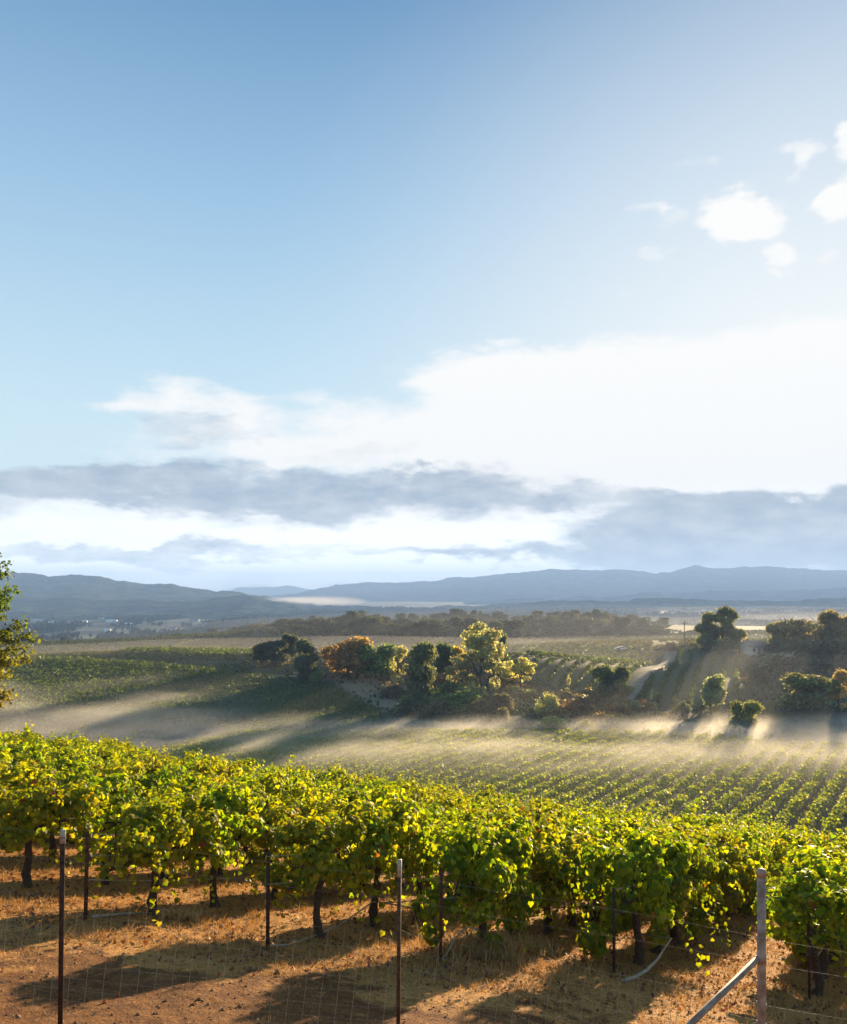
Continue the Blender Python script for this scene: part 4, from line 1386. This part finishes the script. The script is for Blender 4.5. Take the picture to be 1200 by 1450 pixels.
# woods and hedges of the far valley floor: one mass
n = 9000
d = rg.uniform(780, 2700, n)
x = rg.uniform(-.62, .62, n) * d
msk = (fbm(x / 210, d / 60, 91) > .47) | (rg.random(n) < .06)
for fx_, fd_ in FARM:
    msk &= ~((np.abs(x - fx_) < 55) & (d > fd_ - 190) & (d < fd_ + 25))
x, d = x[msk], d[msk]
n = len(x)
k_ = 34
cx = np.repeat(x, k_) + rg.normal(0, 6.5, n * k_); cy = np.repeat(d, k_) + rg.normal(0, 6.5, n * k_)
hh = np.repeat(rg.uniform(5, 11, n), k_) * rg.beta(2, 1.3, n * k_)
C = np.stack([cx, cy, H(cx, cy) + hh], -1)
cl_ = np.array([.028, .042, .028]) * rg.uniform(.6, 1.4, (len(C), 1))
V, I, L, cc = cards(C, rg.normal(0, 1, C.shape) + np.array([0, -.2, .7]), rg.normal(0, 1, C.shape), rg.uniform(2.0, 4.2, len(C)), QUAD_V, QUAD_F, cl_)
tag(link('valley_woods', mesh_np('valley_woods', V, I, L, M['woods'], cc)), 'dark woods and hedges spread over the far valley floor', 'woods', kind='stuff')


# ------------------------------------------------------------------ air: haze and the fog lying in the valley
def box_obj(name, lo, hi, mat):
    c = [(a + b) / 2 for a, b in zip(lo, hi)]; s = [b - a for a, b in zip(lo, hi)]
    return link(name, MB().box(c, s).mesh(name, mat))


hm, t, out = new_mat('haze')
pv = t.n.new('ShaderNodeVolumePrincipled')
pv.inputs['Color'].default_value = (.36, .58, 1.0, 1)
pv.inputs['Density'].default_value = 2.0e-4
pv.inputs['Anisotropy'].default_value = .0
t.l.new(pv.outputs[0], out.inputs['Volume'])
tag(box_obj('haze', (-9400, -9400, -90), (9400, 9400, 190), hm), 'thin bluish haze filling the air over the valley', 'haze', kind='stuff')

FOGM = {}


def fog_mat(dens):
    if dens in FOGM:
        return FOGM[dens]
    m, t, out = new_mat('fog')
    p = t.n.new('ShaderNodeVolumePrincipled')
    p.inputs['Color'].default_value = (.97, .93, .86, 1)
    p.inputs['Density'].default_value = dens
    p.inputs['Anisotropy'].default_value = .2
    t.l.new(p.outputs[0], out.inputs['Volume'])
    FOGM[dens] = m
    return m


def fog_lobe(cx, cy, cz, sx, sy, sz, dens, seed, label, rz=0.0):
    """a closed lumpy lens of even fog"""
    nu, nv_ = 48, 20
    th = np.linspace(0, 2 * math.pi, nu, endpoint=False)
    ph = np.linspace(-math.pi / 2, math.pi / 2, nv_ + 1)[1:-1]
    T_, P_ = np.meshgrid(th, ph)
    dx_, dy_, dz_ = np.cos(P_) * np.cos(T_), np.cos(P_) * np.sin(T_), np.sin(P_)
    q = 1 + .55 * (fbm(dx_ * 2.2 + seed * 7.1 + dz_ * 1.3, dy_ * 2.2 + 3.3 * seed + dz_ * .7, seed, 4) - .5)
    V = np.stack([dx_ * q * sx, dy_ * q * sy, dz_ * q * sz], -1).reshape(-1, 3)
    V = np.concatenate([V, [[0, 0, -sz], [0, 0, sz]]])
    m_ = len(ph)
    f, L = [], []
    for i in range(m_ - 1):
        for j in range(nu):
            f += [i * nu + j, i * nu + (j + 1) % nu, (i + 1) * nu + (j + 1) % nu, (i + 1) * nu + j]; L.append(4)
    for j in range(nu):
        f += [m_ * nu, (j + 1) % nu, j]; L.append(3)
        f += [m_ * nu + 1, (m_ - 1) * nu + j, (m_ - 1) * nu + (j + 1) % nu]; L.append(3)
    o = link('fog_bank', mesh_np('fog_bank', V, f, L, fog_mat(dens), None, True))
    o.location = (cx, cy, cz); o.rotation_euler = (0, 0, rz)
    return tag(o, label, 'fog', 'fog in the valley', 'stuff')


def fogs(px, py, d, wpx, hpx, depth, dens, seed, label, shells=((1, .5), (.72, .6), (.45, .8))):
    x, z = (px - 600) / F * d, (HZ - py) / F * d
    for i, (s, k) in enumerate(shells):
        fog_lobe(x, d, z, wpx / F * d * s, depth * s, hpx / F * d * s, dens * k, seed * 5 + i, label)


fog_lobe(30, 112, -27.5, 190, 58, 4.6, 6e-3, 78, 'thin low veil of mist over the vine rows of the valley floor')
fog_lobe(70, 250, -26, 300, 110, 11, 1.25e-3, 79, 'golden mist standing around the knoll and its trees')
fog_lobe(150, 315, -30, 330, 205, 22, 3.5e-4, 77, 'thin warm mist over the knoll, the wood and the vineyards')
fogs(440, 851, 2900, 80, 7, 140, .0026, 1, 'white fog patch at the foot of the left hills')
fogs(795, 863, 3000, 60, 8, 120, .0026, 2, 'white fog patch under the middle of the mountains')
fogs(1180, 880, 1500, 190, 14, 300, .0007, 3, 'bright fog bank behind the trees at the right')
fogs(1040, 871, 2250, 280, 13, 300, .0005, 8, 'pale haze at the foot of the mountains at the right')
fogs(960, 884, 1300, 300, 12, 300, .0003, 4, 'thin mist behind the ridge wood at the right')

# the fog drifting over the valley floor in front of the knoll: one closed volume, thicker and thinner in drifts
fm, t, out = new_mat('ground_fog')
p = t.n.new('ShaderNodeVolumePrincipled')
p.inputs['Color'].default_value = (.98, .93, .83, 1)
p.inputs['Anisotropy'].default_value = .3
pos = t.n.new('ShaderNodeNewGeometry').outputs['Position']
fx, fy, fz = t.sep(pos)
nz = t.noise(t.v('MULTIPLY', pos, (.020, .028, .12)), 1.0, 4, .6)
nz2 = t.noise(t.v('MULTIPLY', pos, (.07, .08, .25)), 1.0, 3, .6)
nn = t.m('MULTIPLY_ADD', nz2, .35, t.m('MULTIPLY', nz, .65))
# top of the fog: low across the middle, climbing the left field
left = t.mapr(fx, -20.0, -75.0)
top = t.m('MULTIPLY_ADD', left, 2.0, t.m('MULTIPLY_ADD', t.m('SUBTRACT', nn, .5), 6.0, -21.9))
hgt = t.mapr(t.m('SUBTRACT', top, fz), 0.0, 2.6)
yin = t.m('MULTIPLY', t.mapr(fy, 104.0, 132.0), t.mapr(fy, 166.0, 144.0))
yleft = t.m('MULTIPLY', t.mapr(fy, 100.0, 140.0), t.mapr(fy, 245.0, 170.0))
yy = t.m('MULTIPLY_ADD', left, t.m('SUBTRACT', yleft, yin), yin)
dens = t.m('MULTIPLY', t.m('MULTIPLY', hgt, yy), t.m('MULTIPLY', t.mapr(nn, t.m('MULTIPLY_ADD', left, .03, .33), .57), t.m('MULTIPLY_ADD', left, -.052, .082)))
t.put(p.inputs['Density'], dens)
t.l.new(p.outputs[0], out.inputs['Volume'])
o = box_obj('ground_fog', (-170, 100, -30), (170, 254, -14), fm)
tag(o, 'drifting bank of sunlit fog over the valley floor before the knoll', 'fog', kind='stuff')
